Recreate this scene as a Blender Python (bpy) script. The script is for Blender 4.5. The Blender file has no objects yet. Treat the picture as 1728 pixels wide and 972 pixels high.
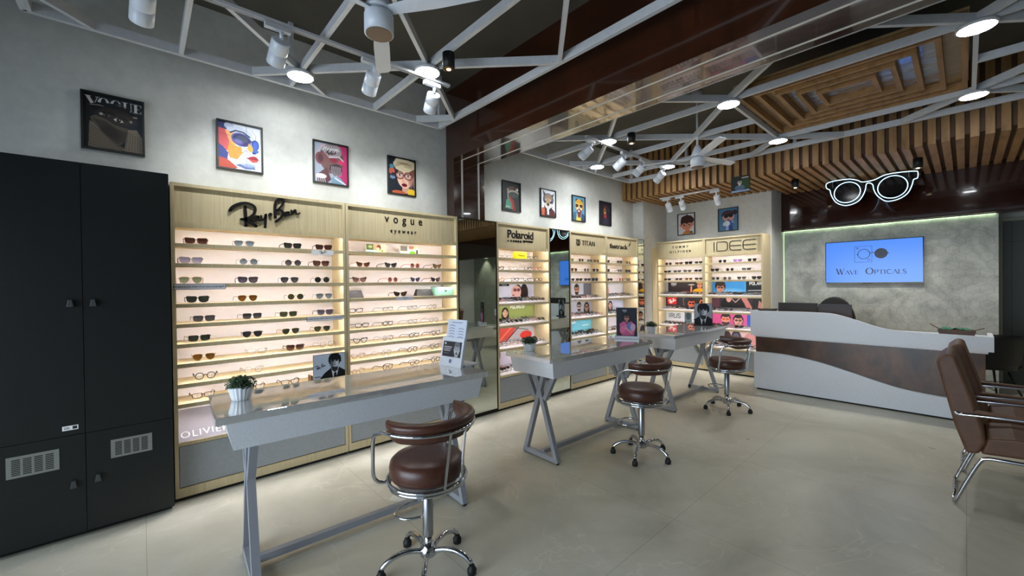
import bpy, bmesh, math, random
import numpy as np
from mathutils import Vector, Matrix
random.seed(7)
SC = bpy.context.scene
COL = SC.collection
PI = math.pi
R = math.radians

# ------------------------------------------------------------------ camera
def setup_camera():
    yaw, pitch, roll = R(47.907), R(-0.4728), R(-0.687)
    f = Vector((-math.sin(yaw)*math.cos(pitch), math.cos(yaw)*math.cos(pitch), math.sin(pitch)))
    rt0 = Vector((math.cos(yaw), math.sin(yaw), 0)); up0 = rt0.cross(f)
    rt = math.cos(roll)*rt0 + math.sin(roll)*up0
    up = -math.sin(roll)*rt0 + math.cos(roll)*up0
    cd = bpy.data.cameras.new('camera'); cd.sensor_width = 36; cd.lens = 691.9/1728*36
    cd.clip_start = 0.05
    c = bpy.data.objects.new('camera', cd); COL.objects.link(c)
    m = Matrix((rt, up, -f)).transposed().to_4x4(); m.translation = (0, 0, 1.45)
    c.matrix_world = m
    SC.camera = c
setup_camera()

# ------------------------------------------------------------------ view, world, big lights
SC.view_settings.view_transform = 'Standard'
SC.view_settings.look = 'None'
SC.view_settings.gamma = 1
SC.view_settings.use_curve_mapping = False
SC.view_settings.exposure = 0.18
W = bpy.data.worlds.new('world'); SC.world = W; W.use_nodes = True
W.node_tree.nodes['Background'].inputs[0].default_value = (0.55, 0.7, 1.0, 1)
W.node_tree.nodes['Background'].inputs[1].default_value = 1.0

P_PANEL = 35.0      # radiance of the round ceiling panels
P_SPOT = 38.0       # watts of a track spotlight
P_LED = 72.0         # radiance of the shelf strips
P_DAY = 62.0        # watts of daylight through the shop front
def area_light(name, loc, rot, sx, sy, power, color):
    l = bpy.data.lights.new(name, 'AREA'); l.shape = 'RECTANGLE'; l.size = sx; l.size_y = sy
    l.energy = power; l.color = color
    o = bpy.data.objects.new(name, l); COL.objects.link(o); o.location = loc; o.rotation_euler = rot
    return o
# daylight entering through the glass shop front behind the camera
dl = area_light('daylight', (-1.5, -2.45, 1.15), (R(84), 0, 0), 3.4, 2.0, P_DAY, (0.76, 0.88, 1.0)); dl.data.spread = R(120)

# ------------------------------------------------------------------ materials
def lin(c):
    return tuple(((x/255.0)/12.92 if x/255.0 <= 0.04045 else (((x/255.0)+0.055)/1.055)**2.4) for x in c)
def new_mat(name):
    m = bpy.data.materials.new(name); m.use_nodes = True
    return m, m.node_tree.nodes, m.node_tree.links, m.node_tree.nodes['Principled BSDF']
def mat(name, rgb, rough=0.5, metal=0.0, emit=None, strength=0.0, coat=0.0, alpha=1.0, spec=0.5, trans=0.0):
    m, n, l, b = new_mat(name)
    b.inputs['Base Color'].default_value = (*lin(rgb), 1)
    b.inputs['Roughness'].default_value = rough
    b.inputs['Metallic'].default_value = metal
    b.inputs['Specular IOR Level'].default_value = spec
    b.inputs['Coat Weight'].default_value = coat
    b.inputs['Coat Roughness'].default_value = 0.03
    b.inputs['Alpha'].default_value = alpha
    b.inputs['Transmission Weight'].default_value = trans
    if emit:
        b.inputs['Emission Color'].default_value = (*lin(emit), 1)
        b.inputs['Emission Strength'].default_value = strength
    return m
def coords(n, l, scale=(1, 1, 1), kind='Object'):
    tc = n.new('ShaderNodeTexCoord'); mp = n.new('ShaderNodeMapping')
    mp.inputs['Scale'].default_value = scale
    l.new(tc.outputs[kind], mp.inputs['Vector'])
    return mp.outputs['Vector']
def ramp(n, l, src, stops):
    r = n.new('ShaderNodeValToRGB'); cr = r.color_ramp
    while len(cr.elements) < len(stops): cr.elements.new(0.5)
    for e, (p, c) in zip(cr.elements, stops):
        e.position = p; e.color = (*lin(c), 1)
    l.new(src, r.inputs[0])
    return r.outputs[0]
def noise(n, l, vec, scale, detail=4, rough=0.5, dist=0.0):
    t = n.new('ShaderNodeTexNoise'); t.inputs['Scale'].default_value = scale
    t.inputs['Detail'].default_value = detail; t.inputs['Roughness'].default_value = rough
    t.inputs['Distortion'].default_value = dist
    l.new(vec, t.inputs['Vector'])
    return t.outputs['Fac']
def bump(n, l, b, src, strength=0.2, dist=0.01):
    bp = n.new('ShaderNodeBump'); bp.inputs['Strength'].default_value = strength
    bp.inputs['Distance'].default_value = dist
    l.new(src, bp.inputs['Height']); l.new(bp.outputs[0], b.inputs['Normal'])
def grain_mat(name, stops, scale, nscale=4, rough=0.45, coat=0.0, bumpy=0.05, spec=0.5, detail=6):
    m, n, l, b = new_mat(name)
    v = coords(n, l, scale)
    f = noise(n, l, v, nscale, detail, 0.6)
    l.new(ramp(n, l, f, stops), b.inputs['Base Color'])
    b.inputs['Roughness'].default_value = rough
    b.inputs['Coat Weight'].default_value = coat; b.inputs['Coat Roughness'].default_value = 0.04
    b.inputs['Specular IOR Level'].default_value = spec
    if bumpy: bump(n, l, b, f, bumpy, 0.004)
    return m
M = {}
M['plaster'] = grain_mat('wall_plaster', [(0.3, (196, 197, 192)), (0.7, (208, 209, 204))], (1, 1, 1), 14, 0.8, bumpy=0.15)
M['ceiling'] = grain_mat('ceiling_paint', [(0.3, (74, 71, 64)), (0.7, (82, 79, 71))], (1, 1, 1), 3, 0.9, bumpy=0)
M['oak'] = grain_mat('light_ash_veneer', [(0.25, (190, 172, 132)), (0.5, (207, 190, 151)), (0.75, (214, 199, 162))], (22, 22, 0.8), 3.0, 0.5, bumpy=0.04)
M['oak_edge'] = mat('ash_edge_band', (176, 160, 118), 0.5)
M['white_back'] = mat('white_backing', (242, 238, 238), 0.5)
M['white_paint'] = grain_mat('white_powder_coat', [(0.3, (196, 198, 202)), (0.7, (206, 208, 212))], (1, 1, 1), 30, 0.4, bumpy=0)
M['grey_lam'] = grain_mat('grey_laminate', [(0.3, (150, 156, 160)), (0.7, (158, 164, 168))], (1, 1, 1), 40, 0.45, bumpy=0)
M['black_lam'] = grain_mat('black_laminate', [(0.3, (13, 17, 18)), (0.7, (17, 21, 22))], (1, 1, 1), 60, 0.42, bumpy=0.1)
M['black'] = mat('matte_black', (16, 16, 17), 0.5)
M['black_gloss'] = mat('gloss_black', (10, 10, 12), 0.12)
M['sign_black'] = mat('sign_black', (22, 18, 18), 0.35)
M['toe'] = mat('dark_toe_kick', (18, 14, 12), 0.7)
M['mirror'] = mat('mirror_silver', (205, 212, 205), 0.0, 1.0)
M['bronze'] = mat('dark_bronze_trim', (46, 38, 24), 0.35, 0.6)
M['chrome'] = mat('chrome', (205, 207, 212), 0.08, 1.0)
M['steel'] = mat('brushed_steel', (168, 170, 174), 0.28, 1.0)
M['table_leg'] = mat('grey_leg_paint', (150, 153, 160), 0.45)
M['apron'] = grain_mat('speckled_white_apron', [(0.35, (212, 216, 224)), (0.65, (236, 239, 244))], (1, 1, 1), 260, 0.35, bumpy=0)
M['plastic_white'] = mat('white_plastic', (214, 219, 228), 0.3)
M['rubber'] = mat('black_rubber', (20, 20, 20), 0.6)
M['pine'] = grain_mat('pine_slat', [(0.2, (104, 70, 34)), (0.45, (140, 104, 60)), (0.62, (156, 118, 72)), (0.8, (120, 84, 46))], (5, 5, 0.9), 3.2, 0.55, bumpy=0.05)
M['pine_y'] = grain_mat('pine_slat_lengthwise', [(0.2, (108, 74, 36)), (0.45, (148, 110, 64)), (0.62, (164, 124, 76)), (0.8, (128, 90, 50))], (5, 0.9, 5), 3.2, 0.55, bumpy=0.05)
M['dark_board'] = mat('dark_backing_board', (84, 58, 34), 0.7)
M['gloss_brown'] = None
M['leather'] = grain_mat('brown_leather', [(0.3, (66, 37, 27)), (0.7, (84, 49, 36))], (1, 1, 1), 45, 0.36, bumpy=0.12)
M['leather_tan'] = grain_mat('tan_brown_leather', [(0.3, (92, 60, 40)), (0.7, (106, 71, 48))], (1, 1, 1), 30, 0.52, bumpy=0.1)
M['gold'] = mat('gold_wire', (150, 112, 66), 0.3, 1.0)
M['leaf'] = grain_mat('dark_leaf', [(0.3, (24, 46, 26)), (0.7, (58, 92, 50))], (1, 1, 1), 60, 0.5, bumpy=0)
M['pot'] = mat('white_ribbed_pot', (222, 226, 230), 0.35)
M['white_em'] = mat('white_tube_glow', (255, 255, 255), 0.4, emit=(176, 226, 255), strength=3.2)
M['panel_em'] = mat('panel_diffuser', (255, 255, 255), 0.4, emit=(248, 252, 255), strength=P_PANEL*2.3)
M['panel_em2'] = mat('far_panel_diffuser', (255, 255, 255), 0.4, emit=(248, 252, 255), strength=P_PANEL)
M['led'] = mat('warm_led_strip', (255, 240, 220), 0.4, emit=(250, 248, 255), strength=P_LED)
M['led_cool'] = mat('cool_led_strip', (240, 255, 230), 0.4, emit=(226, 255, 205), strength=6.0)
M['led_side'] = mat('cool_side_strip', (240, 255, 230), 0.4, emit=(226, 255, 205), strength=.45)
M['led_amber'] = mat('amber_led_strip', (255, 190, 80), 0.4, emit=(255, 166, 50), strength=16.0)
M['lamp_face'] = mat('lamp_face', (255, 255, 255), 0.4, emit=(255, 252, 244), strength=4.0)
M['lamp_glow'] = mat('small_lamp_glow', (255, 240, 210), 0.4, emit=(255, 226, 180), strength=8.0)
M['white_text'] = mat('white_lettering', (250, 250, 250), 0.4)
M['screen_glass'] = mat('dark_screen', (14, 15, 18), 0.08)
M['grey_dark'] = mat('charcoal_plastic', (42, 45, 52), 0.45)
M['mint'] = mat('mint_card', (158, 216, 188), 0.5)
M['yellow'] = mat('yellow_case', (252, 206, 20), 0.4)
M['paper'] = mat('white_paper', (215, 215, 205), 0.7)
M['teal'] = mat('green_cloth', (48, 120, 92), 0.8)
M['dark_wood'] = grain_mat('walnut_brown', [(0.3, (70, 46, 30)), (0.7, (98, 66, 42))], (2, 12, 12), 4, 0.5, bumpy=0)
M['glass'] = mat('clear_glass', (235, 245, 240), 0.0, alpha=1.0, trans=1.0)
M['ply'] = grain_mat('plywood', [(0.3, (150, 122, 84)), (0.7, (176, 148, 106))], (2, 6, 2), 3, 0.3, bumpy=0.03)

def m_table():
    m, n, l, b = new_mat('white_quartz_glass_top')
    v = coords(n, l)
    f = noise(n, l, v, 3.0, 8, 0.6, 1.2)
    l.new(ramp(n, l, f, [(0.35, (204, 206, 206)), (0.5, (210, 212, 212)), (0.56, (200, 202, 202)), (0.62, (210, 212, 212))]), b.inputs['Base Color'])
    b.inputs['Roughness'].default_value = 0.0
    b.inputs['Specular IOR Level'].default_value = 1.0
    b.inputs['Coat Weight'].default_value = 1.0; b.inputs['Coat Roughness'].default_value = 0.01
    b.inputs['Coat IOR'].default_value = 2.4; b.inputs['IOR'].default_value = 2.2
    return m
M['tabletop'] = m_table()
def m_brown(name, c1, c2, rough, bs):
    m, n, l, b = new_mat(name)
    v = coords(n, l, (1, 1, 1)); f = noise(n, l, coords(n, l, (6, 6, 0.6)), 3, 5, 0.6)
    l.new(ramp(n, l, f, [(0.3, c1), (0.7, c2)]), b.inputs['Base Color'])
    b.inputs['Roughness'].default_value = rough
    b.inputs['Coat Weight'].default_value = 0.7; b.inputs['Coat Roughness'].default_value = 0.03
    bump(n, l, b, noise(n, l, v, 2.2, 3, 0.5), bs, 0.02)
    return m
M['gloss_brown'] = m_brown('glossy_brown_laminate', (42, 18, 8), (64, 30, 13), 0.14, 0.22)
M['panel_brown'] = m_brown('dark_glossy_wall_panel', (44, 22, 14), (58, 30, 20), 0.10, 0.25)
def m_rust():
    m, n, l, b = new_mat('rust_brown_counter_front')
    f = noise(n, l, coords(n, l, (1.6, 1.6, 1.0)), 2.4, 7, 0.62, 0.4)
    l.new(ramp(n, l, f, [(0.3, (52, 34, 26)), (0.5, (84, 56, 38)), (0.68, (110, 72, 42))]), b.inputs['Base Color'])
    b.inputs['Roughness'].default_value = 0.28
    return m
M['rust'] = m_rust()
def m_floor():
    m, n, l, b = new_mat('polished_beige_stone_tile')
    v = coords(n, l)
    f = noise(n, l, v, 0.9, 10, 0.62, 0.8)
    col = ramp(n, l, f, [(0.3, (164, 161, 144)), (0.45, (184, 181, 164)), (0.55, (192, 189, 173)), (0.7, (204, 201, 186))])
    ve = noise(n, l, v, 0.7, 10, 0.5, 1.6)
    vm = n.new('ShaderNodeMapRange'); l.new(ve, vm.inputs[0])
    sub = n.new('ShaderNodeMath'); sub.operation = 'SUBTRACT'; l.new(ve, sub.inputs[0]); sub.inputs[1].default_value = 0.5
    ab = n.new('ShaderNodeMath'); ab.operation = 'ABSOLUTE'; l.new(sub.outputs[0], ab.inputs[0])
    mr = n.new('ShaderNodeMapRange'); l.new(ab.outputs[0], mr.inputs[0]); mr.inputs[1].default_value = 0.0; mr.inputs[2].default_value = 0.005
    mr.inputs[3].default_value = 0.28; mr.inputs[4].default_value = 0.0
    mx = n.new('ShaderNodeMixRGB'); l.new(mr.outputs[0], mx.inputs[0]); l.new(col, mx.inputs[1]); mx.inputs[2].default_value = (*lin((226, 222, 206)), 1)
    br = n.new('ShaderNodeTexBrick'); br.offset = 0.0
    br.inputs['Color1'].default_value = (1, 1, 1, 1); br.inputs['Color2'].default_value = (0.985, 0.985, 0.985, 1)
    br.inputs['Mortar'].default_value = (0.68, 0.67, 0.65, 1); br.inputs['Scale'].default_value = 1.0
    br.inputs['Mortar Size'].default_value = 0.002; br.inputs['Brick Width'].default_value = 1.2; br.inputs['Row Height'].default_value = 1.2
    l.new(v, br.inputs['Vector'])
    mu = n.new('ShaderNodeMixRGB'); mu.blend_type = 'MULTIPLY'; mu.inputs[0].default_value = 1
    l.new(mx.outputs[0], mu.inputs[1]); l.new(br.outputs['Color'], mu.inputs[2])
    l.new(mu.outputs[0], b.inputs['Base Color'])
    rr = n.new('ShaderNodeMapRange'); l.new(noise(n, l, v, 3.5, 6), rr.inputs[0]); rr.inputs[3].default_value = 0.22; rr.inputs[4].default_value = 0.42
    l.new(rr.outputs[0], b.inputs['Roughness'])
    b.inputs['Specular IOR Level'].default_value = 0.45
    return m
M['floor'] = m_floor()
def m_hex():
    m, n, l, b = new_mat('grey_hexagon_tile')
    tc = n.new('ShaderNodeTexCoord'); sp = n.new('ShaderNodeSeparateXYZ'); l.new(tc.outputs['Object'], sp.inputs[0])
    def mth(op, a, c=None):
        k = n.new('ShaderNodeMath'); k.operation = op
        for i, x in enumerate((a, c)):
            if x is None: continue
            if isinstance(x, (int, float)): k.inputs[i].default_value = x
            else: l.new(x, k.inputs[i])
        return k.outputs[0]
    s = 8.5
    X = mth('MULTIPLY', sp.outputs[0], s); Z = mth('MULTIPLY', sp.outputs[2], s)
    def cell(ox, oz):
        px = mth('SUBTRACT', mth('FLOORED_MODULO', mth('ADD', X, ox), 1.0), 0.5)
        pz = mth('SUBTRACT', mth('FLOORED_MODULO', mth('ADD', Z, oz), 1.7320508), 0.8660254)
        ax = mth('ABSOLUTE', px); az = mth('ABSOLUTE', pz)
        hd = mth('MAXIMUM', ax, mth('ADD', mth('MULTIPLY', ax, 0.5), mth('MULTIPLY', az, 0.8660254)))
        return hd
    h = mth('MINIMUM', cell(0, 0), cell(0.5, 0.8660254))
    edge = mth('GREATER_THAN', h, 0.478)
    v = coords(n, l)
    f = noise(n, l, v, 3.2, 9, 0.68, 0.5)
    col = ramp(n, l, f, [(0.34, (138, 142, 138)), (0.5, (172, 177, 171)), (0.66, (194, 199, 192))])
    mx = n.new('ShaderNodeMixRGB'); l.new(mth('MULTIPLY', edge, 0.45), mx.inputs[0]); l.new(col, mx.inputs[1]); mx.inputs[2].default_value = (*lin((112, 120, 108)), 1)
    l.new(mx.outputs[0], b.inputs['Base Color']); b.inputs['Roughness'].default_value = 0.5
    bump(n, l, b, mth('SUBTRACT', 1.0, edge), 0.3, 0.003)
    return m
M['hex'] = m_hex()
def m_art(name, rough=0.35):
    m, n, l, b = new_mat(name)
    a = n.new('ShaderNodeAttribute'); a.attribute_name = 'ink'
    l.new(a.outputs['Color'], b.inputs['Base Color']); b.inputs['Roughness'].default_value = rough; b.inputs['Specular IOR Level'].default_value = 0.25
    return m
M['print'] = m_art('printed_picture', 0.5)
def m_screen():
    m, n, l, b = new_mat('lit_screen')
    b.inputs['Base Color'].default_value = (0.01, 0.01, 0.01, 1); b.inputs['Roughness'].default_value = 0.2
    b.inputs['Emission Color'].default_value = (*lin((70, 138, 252)), 1); b.inputs['Emission Strength'].default_value = 0.86
    return m
M['screen'] = m_screen()
M['navy'] = mat('navy_screen_ink', (8, 10, 40), 0.3)
def m_film():
    m, n, l, b = new_mat('protective_film_over_wood')
    v = coords(n, l, (3, 14, 3))
    f = noise(n, l, v, 2, 5, 0.6, 0.6)
    l.new(ramp(n, l, f, [(0.4, (148, 120, 84)), (0.55, (150, 160, 190)), (0.7, (190, 205, 240))]), b.inputs['Base Color'])
    b.inputs['Roughness'].default_value = 0.12; b.inputs['Coat Weight'].default_value = 1.0
    bump(n, l, b, f, 0.5, 0.01)
    return m
M['film'] = m_film()
def lens_mat(name, top, bottom=None, atop=0.93, abot=None):
    m, n, l, b = new_mat(name)
    if top[0] < 200: top = tuple(v*.66 for v in top); bottom = tuple(v*.74 for v in bottom) if bottom else None
    bottom = bottom or top; abot = atop if abot is None else abot
    tc = n.new('ShaderNodeTexCoord'); sp = n.new('ShaderNodeSeparateXYZ'); l.new(tc.outputs['Generated'], sp.inputs[0])
    l.new(ramp(n, l, sp.outputs[2], [(0.1, bottom), (0.8, top)]), b.inputs['Base Color'])
    mr = n.new('ShaderNodeMapRange'); l.new(sp.outputs[2], mr.inputs[0]); mr.inputs[1].default_value = 0.1; mr.inputs[2].default_value = 0.8
    mr.inputs[3].default_value = abot; mr.inputs[4].default_value = atop
    l.new(mr.outputs[0], b.inputs['Alpha']); b.inputs['Roughness'].default_value = 0.06
    return m
L = {
 'brown': lens_mat('brown_lens', (46, 24, 16), (110, 72, 50), 0.98, 0.88),
 'tortoise': lens_mat('tortoise_lens', (40, 22, 16), (74, 44, 32), 0.98, 0.93),
 'darkgreen': lens_mat('dark_green_lens', (26, 32, 25), (38, 46, 34), 0.98, 0.96),
 'green': lens_mat('green_lens', (34, 44, 28), (66, 74, 50), 0.98, 0.93),
 'palegreen': lens_mat('pale_green_lens', (92, 104, 80), (140, 150, 122), 0.92, 0.75),
 'blue': lens_mat('blue_grey_lens', (76, 92, 104), (128, 144, 154), 0.94, 0.8),
 'lavender': lens_mat('lavender_lens', (104, 102, 136), (164, 160, 182), 0.92, 0.7),
 'amber': lens_mat('amber_lens', (92, 60, 14), (108, 72, 20), 0.98, 0.97),
 'grey': lens_mat('grey_lens', (38, 38, 42), (88, 86, 86), 0.98, 0.9),
 'black': lens_mat('black_lens', (22, 22, 26), (40, 40, 44), 0.97, 0.95),
 'purple': lens_mat('purple_grey_lens', (42, 36, 50), (104, 94, 112), 0.97, 0.85),
 'pink': lens_mat('rose_lens', (98, 60, 62), (150, 108, 104), 0.94, 0.85),
 'violet': lens_mat('violet_lens', (150, 110, 190), (190, 150, 220), 0.7, 0.6),
 'clear': lens_mat('clear_lens', (230, 235, 235), None, 0.10),
}
F = {
 'black': mat('black_acetate', (18, 16, 16), 0.2), 'tortoise': mat('tortoise_acetate', (58, 32, 20), 0.25),
 'brown': mat('brown_acetate', (70, 44, 30), 0.25), 'gold': M['gold'], 'gun': mat('gunmetal_wire', (44, 42, 44), 0.35, 0.8),
 'silver': mat('silver_wire', (150, 150, 152), 0.25, 1.0), 'grey': mat('clear_grey_acetate', (110, 106, 112), 0.25, alpha=0.85),
 'pink': mat('pink_acetate', (196, 120, 110), 0.3), 'violet': mat('violet_acetate', (130, 84, 180), 0.3),
 'red': mat('red_acetate', (140, 30, 30), 0.3), 'green': mat('lime_acetate', (150, 180, 40), 0.3),
}

# ------------------------------------------------------------------ mesh helpers
class MB:
    def __init__(s): s.v = []; s.f = []; s.m = []; s.s = []
    def add(s, vs, fs, m=0, smooth=False):
        o = len(s.v); s.v += [tuple(p) for p in vs]
        for f in fs: s.f.append([i+o for i in f]); s.m.append(m); s.s.append(smooth)
        return s
    def box(s, x0, x1, y0, y1, z0, z1, m=0):
        vs = [(x0,y0,z0),(x1,y0,z0),(x1,y1,z0),(x0,y1,z0),(x0,y0,z1),(x1,y0,z1),(x1,y1,z1),(x0,y1,z1)]
        return s.add(vs, [(0,3,2,1),(4,5,6,7),(0,1,5,4),(1,2,6,5),(2,3,7,6),(3,0,4,7)], m)
    def prism(s, poly, y0, y1, m=0, smooth=False):      # poly in x,z ; extruded along y
        n = len(poly); a = sum(poly[i][0]*poly[(i+1)%n][1]-poly[(i+1)%n][0]*poly[i][1] for i in range(n))
        if a < 0: poly = poly[::-1]
        vs = [(x, y0, z) for x, z in poly] + [(x, y1, z) for x, z in poly]
        s.add(vs, [tuple(range(n)), tuple(range(2*n-1, n-1, -1))], m)
        o = len(s.v)-2*n
        for i in range(n):
            j = (i+1) % n
            s.f.append([o+i, o+n+i, o+n+j, o+j]); s.m.append(m); s.s.append(smooth)
        return s
    def hprism(s, poly, z0, z1, m=0, smooth=False):     # poly in x,y ; extruded along z
        n = len(poly); a = sum(poly[i][0]*poly[(i+1)%n][1]-poly[(i+1)%n][0]*poly[i][1] for i in range(n))
        if a < 0: poly = poly[::-1]
        vs = [(x, y, z0) for x, y in poly] + [(x, y, z1) for x, y in poly]
        s.add(vs, [tuple(range(n-1, -1, -1)), tuple(range(n, 2*n))], m)
        o = len(s.v)-2*n
        for i in range(n):
            j = (i+1) % n
            s.f.append([o+i, o+j, o+n+j, o+n+i]); s.m.append(m); s.s.append(smooth)
        return s
    def bar(s, p, q, w, h, m=0, up=(0, 0, 1)):          # rectangular bar, w across, h along 'up'
        p, q = Vector(p), Vector(q); d = (q-p).normalized(); u = Vector(up)
        a = d.cross(u)
        if a.length < 1e-5: a = Vector((1, 0, 0))
        a.normalize(); b = a.cross(d).normalized(); a = a*w/2; b = b*h/2
        vs = [p-a-b, p+a-b, p+a+b, p-a+b, q-a-b, q+a-b, q+a+b, q-a+b]
        return s.add(vs, [(0,1,2,3),(7,6,5,4),(0,4,5,1),(1,5,6,2),(2,6,7,3),(3,7,4,0)], m)
    def tube(s, pts, r, n=8, closed=False, m=0, caps=True):
        pts = [Vector(p) for p in pts]; N = len(pts); rs = r if isinstance(r, (list, tuple)) else [r]*N
        t = []
        for i in range(N):
            if closed: d = pts[(i+1)%N]-pts[i-1]
            else: d = pts[min(i+1, N-1)]-pts[max(i-1, 0)]
            t.append(d.normalized())
        ref = Vector((0, 0, 1)) if abs(t[0].z) < 0.9 else Vector((1, 0, 0))
        a = t[0].cross(ref).normalized(); vs = []
        for i in range(N):
            a = (a - t[i]*a.dot(t[i]));
            if a.length < 1e-6: a = t[i].orthogonal()
            a.normalize(); b = t[i].cross(a)
            for k in range(n):
                an = 2*PI*k/n; vs.append(pts[i] + (a*math.cos(an)+b*math.sin(an))*rs[i])
        fs = []
        for i in range(N if closed else N-1):
            j = (i+1) % N
            for k in range(n):
                k2 = (k+1) % n; fs.append((i*n+k, i*n+k2, j*n+k2, j*n+k))
        s.add(vs, fs, m, True)
        if not closed and caps:
            o = len(s.v)-len(vs)
            s.f.append([o+k for k in range(n)][::-1]); s.m.append(m); s.s.append(False)
            s.f.append([o+(N-1)*n+k for k in range(n)]); s.m.append(m); s.s.append(False)
        return s
    def lathe(s, prof, c=(0, 0, 0), n=24, m=0, smooth=True, mat4=None):   # prof: (r,z) bottom to top, capped
        vs = []; c = Vector(c)
        for r, z in prof:
            for k in range(n):
                a = 2*PI*k/n; p = Vector((r*math.cos(a), r*math.sin(a), z))
                if mat4 is not None: p = mat4 @ p
                vs.append(p+c)
        fs = []
        for i in range(len(prof)-1):
            for k in range(n):
                k2 = (k+1) % n; fs.append((i*n+k, i*n+k2, (i+1)*n+k2, (i+1)*n+k))
        s.add(vs, fs, m, smooth); o = len(s.v)-len(vs)
        s.f.append([o+k for k in range(n)][::-1]); s.m.append(m); s.s.append(False)
        s.f.append([o+(len(prof)-1)*n+k for k in range(n)]); s.m.append(m); s.s.append(False)
        return s
    def mesh(s, name, mats):
        me = bpy.data.meshes.new(name); me.from_pydata(s.v, [], s.f)
        for x in (mats if isinstance(mats, (list, tuple)) else [mats]): me.materials.append(x)
        me.polygons.foreach_set('material_index', s.m); me.polygons.foreach_set('use_smooth', s.s)
        me.update(); return me
    def build(s, name, mats, parent=None, bevel=0, seg=2, loc=None, rz=None):
        o = bpy.data.objects.new(name, s.mesh(name, mats)); COL.objects.link(o)
        if parent is not None: o.parent = parent
        if loc is not None: o.location = loc
        if rz is not None: o.rotation_euler[2] = rz
        if bevel:
            b = o.modifiers.new('bevel', 'BEVEL'); b.width = bevel; b.segments = seg; b.limit_method = 'ANGLE'; b.angle_limit = R(50)
            b.harden_normals = False
        return o
def link_mesh(name, me, parent=None):
    o = bpy.data.objects.new(name, me); COL.objects.link(o)
    if parent is not None: o.parent = parent
    return o
def tag(o, label, cat, group=None, kind=None):
    if label: o['label'] = label
    if cat: o['category'] = cat
    if group: o['group'] = group
    if kind: o['kind'] = kind
    return o
def thing(name, label, cat, loc=(0, 0, 0), rz=0, group=None):
    o = bpy.data.objects.new(name, None); COL.objects.link(o); o.empty_display_size = 0.1
    o.location = loc; o.rotation_euler = (0, 0, rz)
    return tag(o, label, cat, group)
def struct(mb, name, mats, **k):
    o = mb.build(name, mats, **k)
    if o.parent is None: o['kind'] = 'structure'
    return o
def arc(cx, cy, r, a0, a1, n, z=0):
    return [(cx+r*math.cos(a0+(a1-a0)*i/n), cy+r*math.sin(a0+(a1-a0)*i/n), z) for i in range(n+1)]
def smooth_path(pts, k=6):
    P = [Vector(p) for p in pts]; out = []
    for i in range(len(P)-1):
        p0 = P[max(i-1, 0)]; p1 = P[i]; p2 = P[i+1]; p3 = P[min(i+2, len(P)-1)]
        for j in range(k):
            t = j/k
            out.append(0.5*((2*p1)+(-p0+p2)*t+(2*p0-5*p1+4*p2-p3)*t*t+(-p0+3*p1-3*p2+p3)*t**3))
    out.append(P[-1]); return out
def text(name, s, size, parent, x, y, z, m, depth=0.003, space=1.0, align='CENTER', sx=1.0, bold=0.0, fit=None):
    # text standing in the x,z plane, read from the -y side; x,z = centre of the baseline
    cu = bpy.data.curves.new(name, 'FONT'); cu.body = s; cu.size = size; cu.extrude = depth
    cu.space_character = space; cu.align_x = align; cu.resolution_u = 3; cu.offset = bold
    t = bpy.data.objects.new(name, cu); COL.objects.link(t)
    dg = bpy.context.evaluated_depsgraph_get(); dg.update()
    me = bpy.data.meshes.new_from_object(t.evaluated_get(dg), depsgraph=dg)
    bpy.data.objects.remove(t); bpy.data.curves.remove(cu)
    me.transform(Matrix.Translation((x, y, z)) @ Matrix.Rotation(R(90), 4, 'X') @ Matrix.Diagonal((sx, 1, 1, 1)))
    if fit:
        xs_ = [v.co.x for v in me.vertices]; zs_ = [v.co.z for v in me.vertices]
        x0, x1, z0, z1 = min(xs_), max(xs_), min(zs_), max(zs_); a, b_, c, d = fit
        kx = (b_-a)/(x1-x0); kz = (d-c)/(z1-z0)
        me.transform(Matrix.Translation((a-x0*kx, 0, c-z0*kz)) @ Matrix.Diagonal((kx, 1, kz, 1)))
    me.materials.clear(); me.materials.append(m); me.name = name
    return link_mesh(name, me, parent)
def stroke(mb, pts, w, y0, y1, m=0, cap=True):
    # ribbon of width w (or a list of widths) along pts in x,z
    ws = w if isinstance(w, (list, tuple)) else [w]*len(pts)
    if len(pts) == 1:
        c = pts[0]; mb.prism([(c[0]+ws[0]/2*math.cos(2*PI*k/14), c[1]+ws[0]/2*math.sin(2*PI*k/14)) for k in range(14)], y0, y1, m); return
    V = [Vector(p) for p in pts]; Lf = []; Rt = []
    for i in range(len(V)):
        d = (V[min(i+1, len(V)-1)]-V[max(i-1, 0)]); d.normalize(); nn = Vector((-d.y, d.x))*ws[i]/2
        Lf.append(V[i]+nn); Rt.append(V[i]-nn)
    for i in range(len(V)-1):
        q = [tuple(Lf[i]), tuple(Lf[i+1]), tuple(Rt[i+1]), tuple(Rt[i])]
        mb.prism(q, y0, y1, m)
    if cap:
        for i in (0, len(V)-1):
            c = V[i]; mb.prism([(c.x+ws[i]/2*math.cos(2*PI*k/10), c.y+ws[i]/2*math.sin(2*PI*k/10)) for k in range(10)], y0, y1, m)
def smooth2(pts, k=5):
    return [(p.x, p.y) for p in smooth_path([(a, b, 0) for a, b in pts], k)]

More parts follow.
